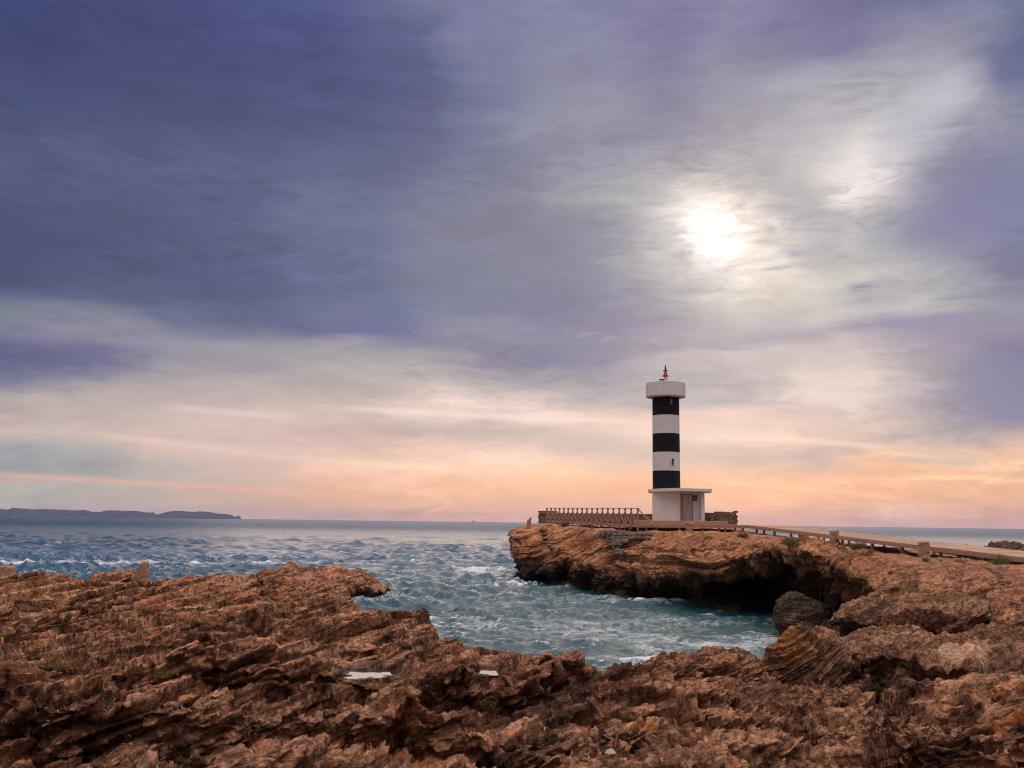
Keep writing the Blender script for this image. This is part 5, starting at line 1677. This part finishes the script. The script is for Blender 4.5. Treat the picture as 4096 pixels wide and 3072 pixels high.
tag(mb.build("block_wall", M_greyblock, bevel=0.02), "patch of grey block masonry filling a gap in the cliff below the railing end", "block wall")

mb = MB()
for (x0, x1, y0, y1, o_) in [(2163, 2195, 2122, 2135, 0.25), (2168, 2203, 2136, 2149, 0.35), (2172, 2200, 2153, 2166, 0.5), (2176, 2213, 2167, 2178, 0.55), (2190, 2222, 2180, 2190, 0.65), (2200, 2230, 2192, 2202, 0.72)]:
    c = on_head((x0 + x1) / 2, y0 - 2)
    if c is None:
        continue
    sc_ = c.y / FPX
    mb.box((c.x, c.y + 0.25, c.z - 0.05), ((x1 - x0) * sc_, 0.9, 0.13), -0.25, 0.03, rnd)
tag(mb.build("rock_steps", M_cliff, bevel=0.03), "worn steps cut in the cliff near the outer tip", "steps")


# ------------------------------------------------------------------ plants
def leaf_mat(name, c1, c2):
    mt, N, b = new_mat(name)
    P = N.n('ShaderNodeTexCoord').outputs['Object']
    n = N.noise(P, 7, 3).outputs[0]
    n2 = N.noise(P, 45, 2).outputs[0]
    c = N.mix(N.mapr(n, 0.35, 0.65), c1, c2)
    c = N.mix(N.mapr(n2, 0.5, 0.7, 0, 0.6), c, tuple(v * 1.6 for v in c2))
    N.put(b.inputs['Base Color'], c)
    b.inputs['Roughness'].default_value = 0.8
    return mt


M_bush = leaf_mat('saltbush leaves', (0.035, 0.035, 0.012), (0.10, 0.065, 0.022))
M_bushg = leaf_mat('green shrub leaves', (0.035, 0.055, 0.014), (0.10, 0.11, 0.025))
M_dry = leaf_mat('dry heath', (0.20, 0.095, 0.022), (0.36, 0.17, 0.04))
M_olive = leaf_mat('olive heath', (0.12, 0.11, 0.02), (0.25, 0.19, 0.04))
M_stem = plain('woody stem', (0.08, 0.045, 0.03), 0.9, 0.2)


def shrub(name, px, py, w_px, h_px, mat, lab, seed, dense=1.0, group=None, cat='shrub', leafy=True, grass=False):
    loc, nrm, ob = cast(px, py)
    if loc is None:
        return None
    sc_ = loc.y / FPX
    rx = w_px * sc_ / 2; rz = h_px * sc_
    rnd = random.Random(seed)
    root = thing(name, lab, cat, (loc.x, loc.y, loc.z - 0.03), 0, group)
    st = MB(); lf = MB()
    nst = int((14 + 30 * rx / max(rz, 0.05) * 0.5) * dense)
    leaf = min(max(sc_ * 3.2, 0.014), 0.06)
    for i in range(nst):
        a = rnd.uniform(0, 2 * math.pi); q = math.sqrt(rnd.random())
        bx, by = q * rx * 0.45 * math.cos(a), q * rx * 0.4 * math.sin(a)
        tx, ty = q * rx * rnd.uniform(0.75, 1.1) * math.cos(a), q * rx * rnd.uniform(0.6, 1.0) * math.sin(a)
        top = rz * (1 - 0.5 * q * q) * rnd.uniform(0.6, 1.12)
        b0 = Vector((bx, by, -0.05)); b1 = Vector((tx, ty, top))
        md = (b0 + b1) / 2 + Vector((rnd.uniform(-0.1, 0.1) * rx, 0, rz * 0.08))
        tw = max(0.0035, sc_ * 0.35)
        st.bar(b0, md, tw, tw); st.bar(md, b1, tw * 0.7, tw * 0.7)
        nl = int(26 * dense) if not grass else int(16 * dense)
        for k in range(nl):
            t = rnd.uniform(0.18, 1.02)
            p = (b0.lerp(md, t * 2) if t < 0.5 else md.lerp(b1, t * 2 - 1))
            sp_ = leaf * (2.2 if not grass else 1.0)
            p = p + Vector((rnd.gauss(0, sp_), rnd.gauss(0, sp_), rnd.gauss(0, sp_ * 0.7)))
            if p.z < -0.03:
                continue
            d1 = Vector((rnd.uniform(-1, 1), rnd.uniform(-1, 1), rnd.uniform(0.1, 1.2))).normalized() * leaf * rnd.uniform(0.6, 1.5)
            d2 = d1.cross(Vector((rnd.uniform(-1, 1), rnd.uniform(-1, 1), rnd.uniform(-1, 1)))).normalized() * leaf * (0.35 if grass else 0.5)
            lf.add([p - d2 * 0.5, p + d2 * 0.5, p + d1 + d2 * 0.2, p + d1 - d2 * 0.2], [(0, 1, 2, 3)])
    st.build("stem", M_stem, root)
    lf.build("foliage", mat, root)
    return root


G1 = "low saltbushes on the headland"
shrub("saltbush", 3172, 2180, 118, 36, M_bush, "round brown green bush on the brow directly above the cave", 1, 1.6, G1, 'bush')
shrub("saltbush", 3282, 2152, 62, 22, M_bushg, "small green bush by the boardwalk, left of the middle bollard", 2, 1.3, G1, 'bush')
shrub("saltbush", 3438, 2196, 80, 34, M_bush, "dark brown bush standing free between the two right bollards", 3, 1.6, G1, 'bush')
shrub("saltbush", 3482, 2178, 72, 26, M_bushg, "green bush against the boardwalk beam, behind the dark brown bush", 4, 1.4, G1, 'bush')
shrub("saltbush", 4000, 2258, 84, 44, M_bushg, "green bush half under the boardwalk near the right edge", 5, 1.6, G1, 'bush')
shrub("saltbush", 2545, 2116, 60, 24, M_bushg, "dark green bush under the railing end post", 6, 1.4, G1, 'bush')
shrub("saltbush", 2352, 2102, 42, 16, M_bushg, "small bush below the middle of the railing", 7, 1.2, G1, 'bush')
shrub("saltbush", 2262, 2104, 30, 12, M_bush, "tiny bush below the left third of the railing", 8, 1.2, G1, 'bush')
shrub("saltbush", 2975, 2150, 56, 16, M_bush, "flat brown bush on the brow right of the lighthouse bollard", 9, 1.2, G1, 'bush')
shrub("saltbush", 3705, 2245, 30, 10, M_bushg, "tiny green plant at the foot of the nearest right bollard", 10, 1.0, G1, 'bush')
G2 = "dry heath plants between the shore rocks"
for i, (px, py, w_, h_, mt_, lab, nm) in enumerate([
        (855, 2418, 120, 46, M_dry, "ochre clump of heath below the rock ledge on the left shore", "heath_clump"),
        (995, 2470, 110, 28, M_olive, "yellow green mat of heath right of the ochre clump", "heath_clump"),
        (290, 2665, 130, 62, M_dry, "tall brown grass tuft in the hollow on the far left", "grass_tuft"),
        (215, 2662, 80, 40, M_olive, "olive grass tuft just left of the tall brown one", "grass_tuft"),
        (545, 2672, 100, 42, M_dry, "brown tuft in front of the long rounded rock face", "grass_tuft"),
        (655, 2690, 60, 22, M_olive, "small olive tuft right of the brown tuft", "grass_tuft"),
        (1010, 2905, 140, 78, M_dry, "rusty heath bush in the lower left foreground", "heath_clump"),
        (1030, 2955, 70, 40, M_dry, "small rusty sprig in front of the foreground heath bush", "heath_clump"),
        (1960, 2815, 110, 52, M_olive, "green and rust heath below the second puddle", "heath_clump"),
        (1985, 2890, 50, 30, M_dry, "orange sprig at the bottom centre", "heath_clump"),
        (2215, 2950, 40, 30, M_bushg, "small green tuft beside the lowest puddle", "grass_tuft"),
        (330, 2488, 50, 24, M_bushg, "bright green sprig near the left orange rocks", "heath_clump"),
        (280, 2462, 40, 20, M_bushg, "dark green sprig behind the bright green one", "heath_clump"),
        (585, 2440, 50, 18, M_bushg, "green mat under the low ledge on the left shore", "heath_clump"),
        (10, 2600, 50, 40, M_bushg, "green tuft cut by the left edge", "grass_tuft"),
        (1395, 2990, 60, 24, M_olive, "olive tuft at the bottom edge left of centre", "grass_tuft"),
        (1340, 2890, 90, 40, M_olive, "faint olive tuft right of the rusty heath bush", "grass_tuft"),
        (760, 2490, 60, 22, M_olive, "small olive mat left of the yellow green heath", "heath_clump")]):
    shrub(nm, px, py, w_, h_, mt_, lab, 40 + i, 0.9, G2, 'tuft' if nm == 'grass_tuft' else 'heath', grass=True)

# dry seagrass and twigs washed up between the rocks
rnd = random.Random(77)
mb = MB()
M_twig = plain('bleached twigs', (0.42, 0.36, 0.32), 0.7, 0.3, 20)
for i in range(260):
    px = rnd.uniform(-50, 4150); py = 2500 + 570 * rnd.random() ** 0.7
    if rnd.random() < 0.5:
        px = rnd.gauss(1500, 750); py = rnd.uniform(2700, 3070)
    loc, nrm, ob = cast(px, py, far=20)
    if loc is None or ob.name.startswith(('puddle', 'sea')):
        continue
    ln = rnd.uniform(0.015, 0.055); a = rnd.uniform(0, math.pi)
    d = Vector((math.cos(a), math.sin(a), rnd.uniform(-0.1, 0.5))).normalized() * ln
    c = loc + Vector((0, 0, 0.006))
    th = rnd.uniform(0.002, 0.005)
    bend = Vector((rnd.uniform(-1, 1), rnd.uniform(-1, 1), rnd.uniform(0, 1))) * ln * 0.2
    mb.bar(c - d * 0.5, c + bend, th, th); mb.bar(c + bend, c + d * 0.5, th * 0.8, th * 0.8)
o = mb.build("washed_up_twigs", M_twig)
tag(o, "bleached twigs and seagrass scattered between the foreground rocks", "twigs", kind='stuff')

# spray thrown up behind the boardwalk
rnd = random.Random(5)
mb = MB()
M_spray = plain('sea spray', (0.75, 0.80, 0.88), 0.6, 0.05, bump=0)
base_ = at(3335, 78, 1.8)
for i in range(2600):
    t = rnd.random() ** 1.6
    hgt = 2.9 * t
    wdt = 0.75 * (1 - t) + 0.35
    x = base_[0] + rnd.gauss(0, wdt * 0.55) - 0.25 * t + (0.5 * math.sin(rnd.random() * 9) * t * 0.6)
    y = base_[1] + rnd.gauss(0, 0.5)
    s_ = rnd.uniform(0.006, 0.02)
    p = Vector((x, y, base_[2] + hgt))
    vs = [p + Vector(v) * s_ for v in ((1, 0, -0.6), (-0.5, 0.87, -0.6), (-0.5, -0.87, -0.6), (0, 0, 1))]
    mb.add(vs, [(0, 2, 1), (0, 1, 3), (1, 2, 3), (2, 0, 3)])
o = mb.build("sea_spray", M_spray)
tag(o, "faint burst of sea spray rising behind the boardwalk", "spray", kind='stuff')

# ship on the horizon
sp_ = at(1896, 6500, 0)
sh = thing("ship", "tiny grey ship on the horizon left of the headland", "ship", tuple(sp_))
M_ship = plain('ship hull', (0.30, 0.27, 0.28), 0.7, 0.1, bump=0)
hl = MB()
pr = [(-18, 0), (-17, 5), (13, 5), (20, 6.5), (17, 0)]
n = len(pr)
hl.add([(x, -4, z - 1) for x, z in pr] + [(x, 4, z - 1) for x, z in pr], [tuple(range(n)), tuple(reversed(range(n, 2 * n)))] + [(i, n + i, n + (i + 1) % n, (i + 1) % n) for i in range(n)])
hl.build("hull", M_ship, sh)
MB().box((-10, 0, 6.5), (9, 6, 5)).box((-9, 0, 10.2), (4, 4, 2.4)).build("superstructure", M_ship, sh)
MB().bar((10, 0, 4), (10, 0, 11), 0.8).build("mast", M_ship, sh)

# ------------------------------------------------------------------ sea air
def haze():
    mt = bpy.data.materials.new('sea haze'); mt.use_nodes = True
    N = NT(mt.node_tree)
    out = N.n('ShaderNodeOutputMaterial'); v = N.n('ShaderNodeVolumePrincipled')
    v.inputs['Color'].default_value = (0.30, 0.42, 1.0, 1)
    v.inputs['Density'].default_value = HAZE
    v.inputs['Anisotropy'].default_value = 0.2
    N.link(v.outputs[0], out.inputs['Volume'])
    mb = MB().box((0, 4000, 48), (26000, 18000, 104))
    o = mb.build("haze", mt)
    o['kind'] = 'stuff'


HAZE = 2.8e-5
haze()
